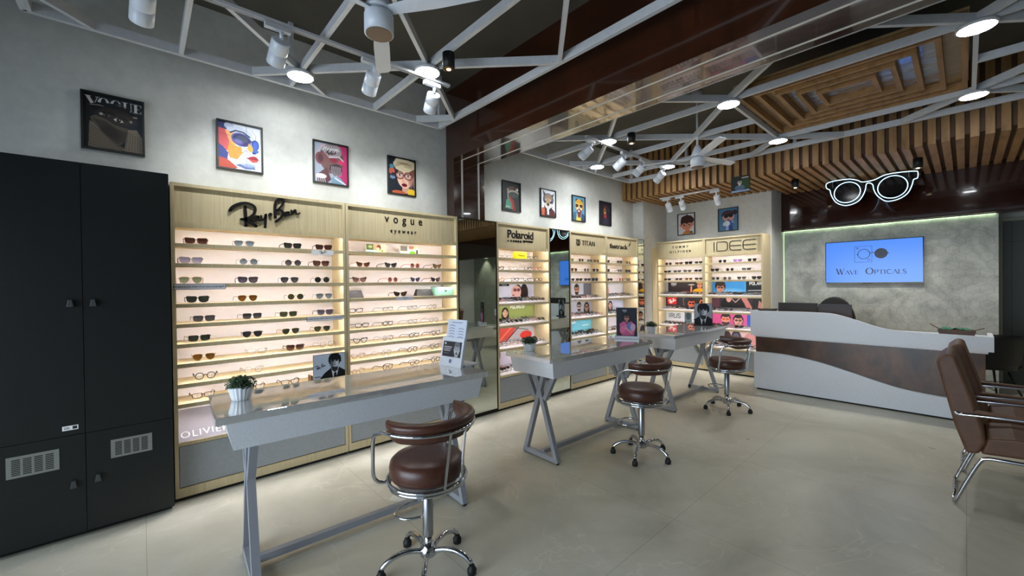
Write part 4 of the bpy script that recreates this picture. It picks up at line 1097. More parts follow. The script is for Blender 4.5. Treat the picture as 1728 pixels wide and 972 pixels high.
# far wall, left
c = cvs(.77, hA, (40, 32, 34)); c.rect(0, .22, 0, 1, (150, 150, 160)); c.write('VOGUE', .5, .78, .13, (230, 228, 230), .035); c.write('EYEWEAR', .55, .66, .06, (190, 186, 190), .015); c.rect(1.6, 2.2, 0, .3, (90, 34, 36)); P_(c, 3.05, .68, .32, (226, 150, 120), (150, 60, 44), (232, 168, 30), None, 'short'); c.ell(3.05, .15, .62, .3, (232, 168, 30)); c.ell(3.05, .98, .3, .14, (200, 160, 100)); c.line([(2.3, 0), (2.35, .6)], .12, (220, 140, 110)); c.ell(2.35, .76, .3, .04, (230, 220, 200))
backdrop(KF, .818, *PH[0], c, 'dark poster of a person in a yellow jacket, left far-wall cabinet')
c = cvs(.77, hA, (42, 40, 44)); c.rect(.15, 1.0, .3, .9, (206, 36, 32))
for pts, w_ in RB.values(): c.line([((x-.486)/.467*.66+.25, (z-1.907)/.233*.42+.4) for x, z in pts], .055, (250, 240, 240))
P_(c, 2.35, .42, .5, (232, 110, 74), (50, 20, 18), (40, 20, 20), (24, 8, 10), 'short'); P_(c, 3.35, .55, .5, (234, 124, 86), (50, 20, 18), (40, 20, 20), (60, 14, 14)); c.line([(1.7, .15), (1.6, .85), (1.8, .85)], .03, (150, 140, 150))
backdrop(KF, .818, *PH[1], c, 'dark poster with a red logo box and two orange-lit faces')
c = cvs(.77, .21, (220, 222, 226)); c.write('IRUS', .2, .42, .34, (70, 76, 84), .06, .45); c.rect(1.65, 2.25, 0, 1, (84, 100, 110)); c.ell(1.95, .6, .2, .3, (40, 56, 62)); c.rect(2.3, 2.8, .1, .9, (200, 206, 212)); c.line([(2.4, .3), (2.65, .7)], .05, (60, 90, 100)); P_(c, 3.3, .5, .36, (200, 140, 120), (40, 30, 30), (180, 60, 60), (30, 30, 34))
backdrop(KF, .818, *PH[2], c, 'white poster with grey lettering and a dark teal photo strip')
c = cvs(.77, .245, (216, 196, 196)); c.ell(1.2, .5, .4, .4, (190, 120, 116)); c.ell(2.4, .5, .5, .5, (60, 50, 60)); backdrop(KF, .818, *PH[3], c, 'pinkish poster on the lowest shelf of the left far-wall cabinet')
# far wall, right
c = cvs(.81, hA, (52, 140, 206)); c.rect(2.55, 5, 0, 1, (28, 32, 36)); c.rect(2.52, 2.56, 0, 1, (90, 180, 230)); c.ell(1.4, .0, 1.2, .4, (120, 180, 220), soft=.3); P_(c, .65, .5, .46, (216, 150, 124), (46, 32, 28), (216, 150, 124), (70, 40, 34), 'curly'); c.write('POLAROID', 2.85, .72, .2, (240, 240, 240), .05); c.line([(2.75, .28), (3.95, .30)], .05, (200, 204, 206))
backdrop(KG, .862, *PH[0], c, 'blue poster of a curly-haired man in sunglasses beside black lettered panel')
c = cvs(.81, hA, (54, 44, 56)); c.rect(0, .6, 0, 1, (92, 58, 72)); c.ell(1.3, .4, .62, .55, (24, 24, 26)); c.ell(1.3, .9, .2, .3, (206, 150, 144)); c.poly([(2.2, 1), (2.6, 1), (3.1, 0), (2.7, 0)], (196, 130, 124)); c.ell(2.0, .3, .5, .5, (28, 26, 28)); c.ell(3.5, .5, .5, .6, (30, 32, 36)); c.poly([(3.5, .8), (4.0, .1), (3.4, .1)], (200, 140, 132)); c.line([(1.5, .9), (1.8, .6), (2.1, .9)], .06, (210, 180, 180))
backdrop(KG, .862, *PH[1], c, 'dark poster of black-clad figures, right far-wall cabinet')
c = cvs(.81, .21, (222, 96, 160)); P_(c, 1.0, .5, .52, (232, 170, 150), (34, 26, 30), (240, 230, 230), (214, 96, 60), 'short', beard=True); P_(c, 1.9, .45, .5, (226, 170, 156), (30, 22, 28), (230, 220, 226), (96, 70, 40), 'bun'); c.rect(2.5, 5, 0, 1, (58, 96, 190)); c.write('IDEE', 2.75, .3, .36, (220, 230, 250), .05)
backdrop(KG, .862, *PH[2], c, 'pink and blue poster of two faces in tinted glasses')
c = cvs(.81, .245, (222, 190, 190)); c.ell(.7, .5, .5, .5, (60, 40, 46)); c.ell(1.5, .5, .3, .45, (40, 40, 50)); c.ell(1.5, .5, .2, .3, (90, 90, 110)); c.ell(2.5, .5, .5, .4, (210, 150, 150))
backdrop(KG, .862, *PH[3], c, 'pale pink poster with dark round shapes, lowest in the right far-wall cabinet')

# ------------------------------------------------------------------ other things on the shelves
def onshelf(cab, u, d, z): return to_world(cab[0], cab[1], u, d, z)
def strip_sign(cab, u0, u1, z0, z1, label, fn, bd='sign_black', bg='white_text', frame=.002):
    t = thing('shelf_label', label, 'label', to_world(cab[0], cab[1], u0, -.0042, z0), cab[1]); w, h = u1-u0, z1-z0
    MB().box(0, w, 0, .003, 0, h).build('plate', M[bd], t)
    MB().box(frame, w-frame, -.0006, .0, frame, h-frame).build('face', M[bg], t)
    fn(t, w, h); return t
M['grey_face'] = mat('light_grey_card', (226, 229, 238), .5)
def tx1(t, w, h):
    text('print', "RAY-BAN ICONS, EVERY STYLE HAS A STORY", .0125, t, w*.42, -.001, h*.38, M['sign_black'], .0002, 1.0, bold=.0003)
    b = MB(); script(b, w*.86, h*.3, .075, -.0012, -.0007, 1.2); b.build('print', M['sign_black'], t)
strip_sign(KA, .012, .300, 1.442, 1.482, 'long dark-edged label strip under the third shelf of the leftmost cabinet', tx1, bg='grey_face')
strip_sign(KA, .838, 1.127, 1.170, 1.206, 'long dark-edged label strip under the fifth shelf of the leftmost cabinet', tx1, bg='grey_face')
def tx2(t, w, h):
    b = MB(); script(b, w*.35, h*.2, .13, -.0012, -.0007, 1.3); b.build('print', M['sign_black'], t)
strip_sign(KA, .884, 1.057, 1.716, 1.753, 'small white script label on the top shelf of the leftmost cabinet', tx2, bd='white_text')
strip_sign(KB, .457, .636, 1.315, 1.349, 'small pale label on the fourth shelf of the second cabinet', lambda t, w, h: (text('print', 'vogue', .02, t, w/2, -.001, h*.5, M['sign_black'], .0002, 1.3), text('print', 'eyewear', .008, t, w/2, -.001, h*.2, M['sign_black'], .0002, 1.3)), bd='grey_face', bg='grey_face')
strip_sign(KC, .02, .18, 1.43, 1.462, 'small dark label under the third shelf of the cabinet between mirrors', lambda t, w, h: text('print', 'Polaroid', .022, t, w/2, -.001, h*.3, M['white_text'], .0002), bd='white_text', bg='grey_dark')
strip_sign(KD, .02, .17, 1.205, 1.235, 'small white label on the fourth shelf right of the narrow mirror', lambda t, w, h: text('print', 'TITAN', .018, t, w/2, -.001, h*.3, M['sign_black'], .0002), bd='white_text')
# photo cards on top shelf of second cabinet
for (u, nm, cols) in ((.335, 'green and beige photo card, left one on top shelf of second cabinet', 0), (.68, 'grey and green photo card, right one on top shelf of second cabinet', 1)):
    t = thing('photo_card', nm, 'photo card', onshelf(KB, u-.095, .16, SH1[0]+.026), KB[1]+.05, 'photo cards on the top shelf of the second cabinet')
    MB().box(0, .205, 0, .012, 0, .088).build('card', M['white_text'], t)
    c = Canvas(.2/.085, 34, (214, 206, 160))
    if cols == 0: c.rect(0, .9, .35, 1, (70, 84, 52)); c.rect(.85, 1.7, .35, 1, (176, 140, 104)); c.ell(.5, .7, .25, .15, (140, 160, 100)); c.ell(1.5, .65, .25, .3, (90, 50, 44)); c.rect(0, 1.2, 0, .35, (170, 205, 215)); c.ell(1.9, .3, .12, .1, (90, 150, 60)); c.ell(1.4, .5, .2, .15, (230, 190, 160))
    else: c.rect(0, 1.0, .4, 1, (96, 96, 92)); c.poly([(0, .2), (2.4, .8), (2.4, .5), (0, .0)], (196, 210, 222)); c.ell(1.6, .2, .4, .25, (110, 190, 50)); c.rect(2.1, 2.4, 0, .6, (50, 60, 64)); c.ell(1.4, .85, .4, .2, (170, 110, 90)); c.rect(.95, 1.1, .1, .9, (236, 236, 230))
    c.obj('print', t, .003, -.0008, .0015, .199, .085)
# cases
def wedge_case(u, w, label):
    t = thing('glasses_case', label, 'glasses case', onshelf(KB, u, .10, SH1[3]+.0245), KB[1])
    b = MB(); vs = [(0, 0, 0), (w, 0, 0), (w, .075, 0), (0, .075, 0), (.012, .025, .068), (w-.012, .025, .068), (w-.012, .05, .068), (.012, .05, .068)]
    b.add(vs, [(0, 3, 2, 1), (4, 5, 6, 7), (0, 1, 5, 4), (1, 2, 6, 5), (2, 3, 7, 6), (3, 0, 4, 7)]); b.build('case_body', M['black'], t, bevel=.003)
    b = MB(); b.add([(.013, .021, .0665), (w-.013, .021, .0665), (w/2, .0095, .036)], [(0, 2, 1), (0, 1, 2)][:1]); b.build('flap', M['grey_dark'], t)
wedge_case(.022, .17, 'black folding glasses case at the left end of the second cabinet shelf')
wedge_case(.73, .19, 'black folding glasses case beside the mint box on the second cabinet')
t = thing('mint_box', 'mint green box at the right end of the second cabinet shelf', 'box', onshelf(KB, .945, .05, SH1[3]+.0245), KB[1])
MB().box(0, .185, 0, .14, 0, .085).build('box_body', M['mint'], t, bevel=.002)
b = MB(); stroke(b, [(.08, .055), (.092, .035), (.104, .055)], .006, -.0012, -.0002); b.prism([(.086, .055), (.098, .055), (.092, .04)], -.0012, -.0002); b.build('printed_mark', M['grey_dark'], t)
t = thing('yellow_case', 'yellow box standing on the top shelf of the cabinet between mirrors', 'glasses case', onshelf(KC, .345, .06, SH2[0]+.0245), KC[1])
MB().box(0, .19, 0, .06, 0, .088).build('case_body', M['yellow'], t, bevel=.008)
text('case_print', 'Polaroid', .033, t, .095, -.0015, .035, M['sign_black'], .0004, bold=.0006)
# black and white photo of a man in a dark suit (also used on the third table)
def bw_poster(cv, cx):
    s = .27
    cv.poly([(cx-.62, 0), (cx-.42, .22), (cx-.16, .40), (cx+.18, .40), (cx+.42, .24), (cx+.62, .14), (cx+.62, 0)], (22, 22, 26))
    cv.poly([(cx-.15, .40), (cx+.16, .40), (cx+.06, .0), (cx-.08, .0)], (205, 210, 218)); cv.poly([(cx-.03, .2), (cx+.05, .2), (cx+.08, 0), (cx-.06, 0)], (20, 20, 24))
    cv.poly([(cx-.15, .5), (cx+.13, .5), (cx+.12, .3), (cx, .2), (cx-.12, .3)], (46, 48, 54))
    cv.wob(cx, .76, .24, (20, 20, 24), 13, .12, 4); cv.ell(cx, .62, .17, .235, (150, 156, 164)); cv.ell(cx-.1, .6, .09, .2, (90, 94, 102), soft=.08); cv.ell(cx+.05, .56, .1, .14, (196, 202, 210), soft=.1)
    cv.wob(cx, .86, .17, (20, 20, 24), 11, .15, 9, .6)
    cv.ell(cx-.085, .70, .055, .035, (36, 38, 44)); cv.ell(cx+.08, .70, .055, .035, (36, 38, 44)); cv.line([(cx-.15, .74), (cx-.03, .735)], .025, (24, 24, 28)); cv.line([(cx+.03, .735), (cx+.15, .74)], .025, (24, 24, 28))
    cv.line([(cx, .68), (cx+.02, .60), (cx-.01, .59)], .02, (70, 74, 82)); cv.ell(cx, .53, .05, .018, (50, 52, 58)); cv.poly([(cx-.15, .45), (cx+.12, .42), (cx+.12, .30), (cx-.12, .30)], (40, 42, 48))
t = thing('photo_stand', 'grey-blue photo of a man in a dark suit on the leftmost cabinet', 'photo stand', (-3.548, 1.005, .662), R(90))
MB().box(.018, .272, .0, .004, .032, .232).build('photo_board', M['grey_dark'], t)
b = MB(); b.box(0, .27, .004, .10, 0, .012); b.box(0, .27, -.006, .0, .0, .03); b.box(0, .012, -.006, .08, .012, .07); b.build('wooden_holder', M['dark_wood'], t)
c = Canvas(.25/.195, 110, (178, 192, 210)); bw_poster(c, .86)
for pts, w_ in RB.values(): c.line([((x-.486)/.467*.42+.06, (z-1.907)/.233*.22+.40) for x, z in pts], .02, (50, 30, 60))
c.rect(.05, .28, .06, .11, (90, 100, 116)); c.obj('photo', t, .020, -.0008, .034, .25, .195)

# ------------------------------------------------------------------ dispensing tables
def table(label, x, y, rz):
    t = thing('dispensing_table', label, 'table', (x, y, 0), rz, None)     # local x across, local y along
    MB().box(-.262, .262, -.74, .74, .84, .875).build('tabletop', M['tabletop'], t, bevel=.003)
    b = MB()
    y0, y1, ya, yb = -.70, .70, -.672, .672
    vs = [(-.235, ya, .71), (.235, ya, .71), (.235, yb, .71), (-.235, yb, .71), (-.252, y0, .8395), (.252, y0, .8395), (.252, y1, .8395), (-.252, y1, .8395)]
    b.add(vs, [(0, 3, 2, 1), (4, 5, 6, 7), (0, 1, 5, 4), (1, 2, 6, 5), (2, 3, 7, 6), (3, 0, 4, 7)])
    b.build('apron', M['apron'], t)
    b = MB(); b.add([(-.2535, -.30, .735), (-.2505, -.30, .82), (-.2505, .30, .82), (-.2535, .30, .735)], [(0, 1, 2, 3)]); 
    b = MB(); b.box(-.262, -.2525, -.28, .28, .742, .822); b.build('drawer_front', M['apron'], t)
    for s in (-1, 1):
        yy = s*.585; b = MB()
        P = lambda x_, z_, d=0: (x_, yy+d, z_)
        w_, h_ = .038, .038
        b.bar(P(-.185, .012), P(.045, .708), w_, h_, up=(0, 1, 0)); b.bar(P(.185, .012, .0008), P(-.045, .708, .0008), w_, h_, up=(0, 1, 0))
        b.bar(P(-.100, .50, .0004), P(-.165, .708, .0004), w_, h_, up=(0, 1, 0)) if 0 else None
        b.bar(P(-.055, .50, .0004), P(-.165, .708, .0004), w_*.95, h_*.95, up=(0, 1, 0)); b.bar(P(.055, .50, .0002), P(.165, .708, .0002), w_*.95, h_*.95, up=(0, 1, 0))
        b.bar(P(-.19, .031), P(.19, .031), .038, .0375)
        b.build('leg_frame', M['table_leg'], t)
        for q in (-.185, .185):
            MB().lathe([(.012, 0), (.014, .0115)], (q, yy, 0), 12).build('foot', M['rubber'], t)
    MB().box(-.019, .019, -.566, .566, .03, .066).build('stretcher', M['table_leg'], t)
    MB().box(-.02, .02, -.566, .566, .64, .70).build('upper_rail', M['table_leg'], t)
    return t
table('white quartz-topped table nearest the camera, holding a plant and a lens display', -2.432, .982, R(-3))
table('middle white table with grey crossed legs, in front of the mirror cabinets', -2.375, 3.045, R(-1))
table('farthest white table with crossed legs, in front of the far-wall cabinets', -2.372, 5.0, 0)

# ------------------------------------------------------------------ swivel stools
def stool(label, x, y, ab, base):
    t = thing('swivel_stool', label, 'stool', (x, y, 0), ab, 'brown swivel stools at the tables')
    # seat cushion
    MB().lathe([(.150, .488), (.178, .49), (.187, .505), (.189, .54), (.183, .568), (.165, .585), (.10, .594), (.02, .597)], (0, 0, 0), 40).build('seat', M['leather'], t)
    b = MB(); b.tube(arc(0, 0, .196, 0, 2*PI, 40, .478)[:-1], .0105, 8, True); b.tube(arc(0, 0, .188, 0, 2*PI, 40, .458)[:-1], .0095, 8, True)
    b.build('seat_ring', M['chrome'], t)
    MB().lathe([(.03, .425), (.05, .44), (.150, .455), (.155, .4875)], (0, 0, 0), 28).build('seat_plate', M['steel'], t)
    # backrest pad swept around the back
    b = MB(); N = 30; A0, A1 = R(-97), R(97); sec = []
    base_sec = [(-.022, -.040), (-.012, -.047), (.010, -.047), (.018, -.036), (.018, -.004), (.030, .010), (.036, .026), (.030, .040), (.010, .047), (-.016, .044), (-.028, .030), (-.024, .0)]
    vs = []
    for i in range(N+1):
        u = i/N; a = A0+(A1-A0)*u; e = min(u, 1-u)*N/4; k = min(1, .35+.65*math.sin(min(1, e)*PI/2))
        for dr, dz in base_sec:
            lift = .0
            rr = .212+dr*k; zz = .765+(dz if dz > 0 else dz*k)*1.0+lift
            if dz < 0: zz = .765+dz*k
            vs.append((rr*math.cos(a), rr*math.sin(a), zz))
    n = len(base_sec); fs = []
    for i in range(N):
        for j in range(n): fs.append((i*n+j, i*n+(j+1) % n, (i+1)*n+(j+1) % n, (i+1)*n+j))
    b.add(vs, fs, 0, True); b.add([vs[j] for j in range(n)], [tuple(range(n))[::-1]]); b.add([vs[N*n+j] for j in range(n)], [tuple(range(n))])
    b.build('back_pad', M['leather'], t)
    # chrome rail outside the pad, running down as arms at both ends
    pts = [(.241*math.cos(a), .241*math.sin(a), .760) for a in [R(-92+184*i/24) for i in range(25)]]
    def arm(s):
        return [(-.03, s*.243, .758), (-.085, s*.243, .735), (-.108, s*.240, .69), (-.118, s*.236, .60), (-.128, s*.228, .52), (-.122, s*.205, .484), (-.10, s*.172, .478)]
    path = list(reversed(arm(-1)))+pts+arm(1)
    b = MB(); b.tube(smooth_path(path, 3), .0095, 8); b.build('arm_rail', M['chrome'], t)
    for d in (-15, 15):
        a = R(d); b = MB(); b.bar((.200*math.cos(a), .200*math.sin(a), .476), (.243*math.cos(a*.75), .243*math.sin(a*.75), .762), .014, .007, up=(math.cos(a), math.sin(a), 0)); b.build('back_support', M['chrome'], t)
    MB().lathe([(.026, .17), (.027, .175), (.027, .43), (.022, .4345)], (0, 0, 0), 24).build('outer_column', M['steel'], t)
    MB().lathe([(.020, .10), (.020, .172)], (0, 0, 0), 20).build('gas_lift', M['chrome'], t)
    b = MB(); b.tube(smooth_path([(-.02, -.024, .265), (-.075, -.09, .262), (-.15, -.095, .26), (-.185, -.05, .26), (-.188, .0, .26), (-.185, .05, .26), (-.15, .095, .26), (-.075, .09, .262), (-.02, .024, .265)], 4), .0075, 8); b.build('foot_ring', M['chrome'], t)
    MB().lathe([(.030, .066), (.042, .072), (.042, .105), (.030, .118), (.024, .135)], (0, 0, 0), 24).build('base_hub', M['chrome'], t)
    for k in range(5):
        a = base-ab+k*2*PI/5; ca, sa = math.cos(a), math.sin(a)
        b = MB(); pr = [(.03, .092), (.09, .108), (.15, .105), (.20, .085), (.232, .055)]
        b.tube(smooth_path([(r_*ca, r_*sa, z) for r_, z in pr], 3), .0135, 8); l_ = b.build('base_leg', M['chrome'], t)
        MB().lathe([(.012, 0), (.022, .002), (.024, .026), (.018, .034), (.013, .048)], (.234*ca, .234*sa, 0), 14).build('glide_foot', M['rubber'], l_)
    return t
stool('brown swivel stool nearest the camera, at the plant and lens display table', -1.856, 1.075, R(8), R(35))
stool('brown swivel stool at the middle table', -1.835, 3.108, R(12), R(0))
stool('brown swivel stool farthest away, between the far table and the counter', -1.826, 4.928, R(32), R(6))

# ------------------------------------------------------------------ small plants
def plant(label, x, y, sd):
    t = thing('potted_plant', label, 'plant', (x, y, .8752), 0, None)
    b = MB(); n = 36; vs = []
    prof = [(.036, 0), (.040, .004), (.055, .062), (.058, .07)]
    for r_, z in prof:
        for k in range(n):
            a = 2*PI*k/n; q = r_*(1+(.03 if k % 2 else -.02)*(1 if z < .065 else .2)); vs.append((q*math.cos(a), q*math.sin(a), z))
    fs = [(i*n+k, i*n+(k+1) % n, (i+1)*n+(k+1) % n, (i+1)*n+k) for i in range(3) for k in range(n)]
    b.add(vs, fs); b.add(vs[:n], [tuple(range(n))[::-1]]); b.add(vs[3*n:], [tuple(range(n))]); b.build('pot', M['pot'], t)
    rnd = random.Random(sd); b = MB()
    for i in range(420):
        th = rnd.uniform(0, 2*PI); ph = rnd.uniform(0, PI/2*1.02); rr = rnd.uniform(.7, 1.0)
        d = Vector((math.sin(ph)*math.cos(th), math.sin(ph)*math.sin(th), math.cos(ph)))
        c = Vector((d.x*.074*rr, d.y*.074*rr, .070+d.z*.052*rr)); a_ = d.cross(Vector((rnd.random()-.5, rnd.random()-.5, rnd.random()-.5))).normalized()
        u_ = a_.cross(d).normalized(); s_ = rnd.uniform(.006, .010)
        b.add([c-a_*s_*.6, c+u_*s_*.5+d*.003, c+a_*s_*1.3+d*.006, c-u_*s_*.5+d*.003], [(0, 1, 2, 3)])
    b.build('foliage', M['leaf'], t)
    MB().lathe([(.04, .069), (.050, .076), (.03, .10), (.01, .108)], (0, 0, 0), 16).build('moss_base', mat('dark_moss', (20, 30, 18), .9), t)
plant('small leafy plant in a white ribbed pot on the nearest table', -2.505, .372, 1)
plant('small leafy plant in a white pot on the middle table', -2.53, 2.48, 2)
plant('small leafy plant in a white pot on the farthest table', -2.47, 4.42, 3)

# ------------------------------------------------------------------ table displays
t = thing('lens_display', 'white leaning lens leaflet display on the nearest table', 'table display', (-2.559, 1.592, .8755), R(7.6))
w_ = .226
b = MB(); b.add([(0, 0, 0), (w_, 0, 0), (w_, .022, 0), (0, .022, 0), (0, .042, .2), (w_, .042, .2), (w_, .064, .2), (0, .064, .2)], [(0, 3, 2, 1), (4, 5, 6, 7), (0, 1, 5, 4), (1, 2, 6, 5), (2, 3, 7, 6), (3, 0, 4, 7)]); b.build('lower_holder', M['plastic_white'], t)
b = MB(); b.add([(.012, .026, .02), (w_-.012, .026, .02), (w_-.012, .04, .02), (.012, .04, .02), (.012, .082, .325), (w_-.012, .082, .325), (w_-.012, .096, .325), (.012, .096, .325)], [(0, 3, 2, 1), (4, 5, 6, 7), (0, 1, 5, 4), (1, 2, 6, 5), (2, 3, 7, 6), (3, 0, 4, 7)]); 
b.build('upper_card', M['plastic_white'], t)
MB().box(.02, w_-.005, .05, .19, 0, .012).build('base_plate', M['plastic_white'], t, bevel=.003)
lean = -math.atan2(.042, .2)
c = Canvas(.196/.118, 110, (206, 212, 226))
c.line([(.38, .92), (1.3, .92)], .028, (70, 76, 104))
for i in range(5):
    for j in range(2):
        if i == 0 and j: continue
        xx, zz = .22+j*.82, .70-i*.165
        c.line([(xx, zz), (xx+.2, zz+.05), (xx+.45, zz)], .035-.003*j, (84, 104, 150)); 
o = c.obj('leaflet_print', t, 0, 0, 0, .196, .118); o.location = (.015, .0665-.0015*0, .197+.004); o.rotation_euler[0] = -math.atan2(.056, .305); o.location = (.015, .0577, .199)
c = Canvas(.19/.108, 110, (50, 50, 56)); c.rect(.14, .26, .78, .92, (230, 230, 234)); c.ell(.2, .85, .03, .04, (60, 60, 70))
c.line([(.14, .63), (.86, .63)], .045, (206, 206, 212)); c.line([(.14, .51), (.80, .51)], .045, (206, 206, 212)); c.line([(.14, .39), (.72, .39)], .045, (206, 206, 212)); c.line([(.14, .22), (.6, .22)], .02, (150, 150, 156))
person(c, 1.36, .52, .44, (196, 198, 202), (40, 40, 44), (70, 70, 76), None, 'short', lips=(90, 60, 66)); c.ell(1.36, .55, .3, .52, (170, 172, 178), al=.5)
for d in (-1, 1): c.ell(1.36+d*.13, .56, .115, .09, (50, 50, 56)); c.ell(1.36+d*.13, .56, .09, .065, (206, 208, 212)); c.ell(1.36+d*.13, .56, .035, .04, (30, 30, 34))
c.ell(1.36, .24, .1, .05, (60, 40, 46)); c.line([(1.36, .5), (1.33, .36), (1.4, .35)], .02, (90, 90, 96))
o = c.obj('leaflet_photo', t, 0, 0, 0, .19, .108); o.rotation_euler[0] = lean; o.location = (.018, .0135-.0015, .068)
o = MB().box(0, .022, 0, .0005, 0, .022).build('brand_square', mat('navy_square', (30, 40, 110), .4), t); o.rotation_euler[0] = lean; o.location = (.10, .0045, .028)
o = MB().box(.004, .018, -.0006, -.0001, .0095, .0125).build('brand_bar', M['white_text'], t); o.rotation_euler[0] = lean; o.location = (.10, .0045, .028)

def board_stand(name, label, loc, rz, w, h, cv, basew, baseh, bm, fm):
    t = thing(name, label, 'photo stand', loc, rz)
    MB().box(-basew/2, basew/2, -.04, .045, 0, baseh).build('stand_base', bm, t, bevel=.003)
    MB().box(-w/2-.005, w/2+.005, .0, .010, baseh, baseh+h+.008).build('board', fm, t)
    cv.obj('photo', t, -w/2, -.0008, baseh+.004, w, h)
    return t
c = Canvas(.20/.285, 130, (26, 28, 44)); c.write('VOGUE', .2, .885, .04, (190, 190, 200), .009, .3); c.write('EYEWEAR', .25, .84, .015, (150, 150, 160), .004, .2)
c.ell(.33, .66, .15, .17, (24, 16, 20)); c.ell(.35, .64, .085, .115, (176, 122, 112)); c.ell(.35, .75, .1, .05, (28, 18, 22)); c.ell(.315, .665, .035, .025, (20, 16, 20)); c.ell(.39, .665, .035, .025, (20, 16, 20)); c.line([(.3, .675), (.4, .675)], .01, (20, 16, 20)); c.ell(.355, .585, .025, .01, (130, 40, 60)); c.rect(.31, .39, .46, .56, (150, 100, 92))
c.poly([(.12, .1), (.1, .42), (.25, .52), (.35, .42), (.5, .52), (.66, .38), (.6, .02), (.2, .0)], (196, 92, 140)); c.ell(.45, .33, .1, .13, (86, 120, 180)); c.ell(.56, .3, .09, .14, (196, 160, 190)); c.line([(.2, .3), (.38, .22), (.52, .1)], .06, (206, 150, 150)); c.line([(.28, .38), (.4, .2)], .03, (220, 130, 170)); c.ell(.2, .2, .1, .1, (216, 110, 156))
board_stand('photo_stand', 'framed dark photo of a woman in pink on the middle table', (-2.363, 3.735, .8755), R(27), .20, .285, c, .245, .028, M['plastic_white'], M['black'])
c = Canvas(.21/.275, 130, (150, 156, 168)); bw_poster(c, .38)
board_stand('photo_stand', 'black-and-white photo of a man in a suit on the farthest table', (-2.34, 5.535, .8755), R(24), .21, .275, c, .25, .012, M['black'], M['black'])

# ------------------------------------------------------------------ framed pictures
def picture(label, y=None, x=None, paint=None, n=110, z0=2.383, h=.382, w=.312):
    if y is not None: t = thing('framed_picture', label, 'framed picture', (XL+.003, y, z0), R(90))
    else: t = thing('framed_picture', label, 'framed picture', (x, 7.197, z0), 0)
    f = .012; b = MB(); yy0, yy1 = -.022, 0
    b.box(0, f, yy0, yy1, 0, h); b.box(w-f, w, yy0, yy1, 0, h); b.box(f, w-f, yy0, yy1, 0, f); b.box(f, w-f, yy0, yy1, h-f, h); b.box(f, w-f, -.008, yy1, f, h-f)
    b.build('frame', M['black'], t)
    c = Canvas((w-2*f)/(h-2*f), n, (20, 20, 22)); paint(c); c.obj('picture_print', t, f, -.0095, f, w-2*f, h-2*f)
def pv(c):
    D = (24, 27, 32); c.rect(0, 1, 0, 1, D); c.ell(.65, .6, .45, .5, (33, 40, 50), soft=.3); g = (196, 194, 190)
    T = lambda p, w_: c.line(p, w_, g)
    c.poly([(.03, .95), (.085, .95), (.155, .80), (.12, .78)], g); T([(.145, .80), (.19, .95)], .010); T([(.02, .95), (.10, .95)], .008); T([(.165, .95), (.215, .95)], .008)
    c.ell(.27, .87, .075, .085, g); c.ell(.27, .87, .036, .078, D)
    c.ell(.435, .87, .075, .085, g); c.ell(.44, .87, .040, .078, D); c.rect(.47, .53, .83, .90, D); T([(.44, .87), (.52, .87)], .008); c.rect(.475, .505, .79, .87, g)
    c.rect(.54, .578, .80, .95, g); c.ell(.60, .81, .058, .035, g); c.ell(.605, .825, .036, .03, D); c.rect(.578, .640, .825, .95, D); T([(.645, .81), (.645, .95)], .010); T([(.525, .95), (.593, .95)], .008); T([(.63, .95), (.66, .95)], .008)
    c.rect(.69, .728, .79, .95, g); T([(.675, .948), (.785, .948)], .009); T([(.675, .792), (.785, .792)], .009); T([(.72, .87), (.76, .87)], .009); T([(.785, .948), (.785, .91)], .012); T([(.785, .792), (.785, .83)], .012)
    c.poly([(.07, .80), (.20, .86), (.40, .88), (.60, .82), (.73, .70), (.60, .66), (.30, .70), (.14, .72)], (17, 19, 23)); c.ell(.4, .80, .22, .07, (26, 28, 32), soft=.05)
    c.line([(.09, .795), (.22, .81), (.26, .80)], .012, (150, 142, 130)); c.line([(.52, .745), (.64, .70), (.72, .695)], .022, (172, 160, 142))
    c.ell(.42, .64, .27, .15, (40, 37, 36)); c.ell(.5, .60, .2, .1, (58, 53, 50), soft=.08); c.line([(.25, .69), (.36, .70), (.42, .67)], .022, (20, 19, 20)); c.line([(.48, .66), (.58, .62)], .02, (20, 19, 20))
    c.poly([(.40, .60), (.45, .625), (.51, .60), (.54, .565), (.47, .55), (.42, .57)], (206, 202, 194)); c.ell(.47, .588, .032, .036, (22, 20, 20)); c.ell(.478, .597, .008, .009, (230, 230, 230)); c.ell(.31, .64, .045, .022, (96, 90, 86)); c.ell(.305, .64, .02, .02, (18, 17, 17))
    c.ell(.235, .655, .028, .025, (160, 156, 150)); c.ell(.64, .60, .022, .024, (146, 142, 138))
    c.poly([(.09, .57), (.16, .62), (.28, .58), (.42, .49), (.58, .46), (.70, .44), (.62, .28), (.48, .12), (.30, .2), (.12, .45)], (84, 77, 67)); c.poly([(.12, .55), (.28, .53), (.44, .42), (.60, .38), (.56, .2), (.44, .14), (.28, .28)], (62, 57, 51)); c.ell(.36, .34, .14, .10, (46, 42, 38), rot=-.6, soft=.08)
    c.poly([(.08, .50), (.06, .02), (.62, .02), (.46, .12), (.28, .27), (.14, .46)], (112, 102, 88)); c.poly([(.60, .44), (.72, .46), (.80, .30), (.80, .02), (.54, .02), (.56, .18)], (126, 116, 102))
    for i in range(10): c.line([(.07, .43-i*.045), (.24+.03*i, .33-i*.04), (.36+.03*i, .22-i*.03)], .010, (72, 65, 56))
    for i in range(7): c.line([(.60+i*.032, .40-.02*i), (.56+i*.042, .02)], .008, (84, 76, 66))
    for i in range(8): c.line([(.57, .05+.045*i), (.80, .08+.045*i)], .006, (92, 84, 73))
picture('black picture of a figure in cap and turtleneck above the black cupboards', y=-.28, paint=pv, n=150)
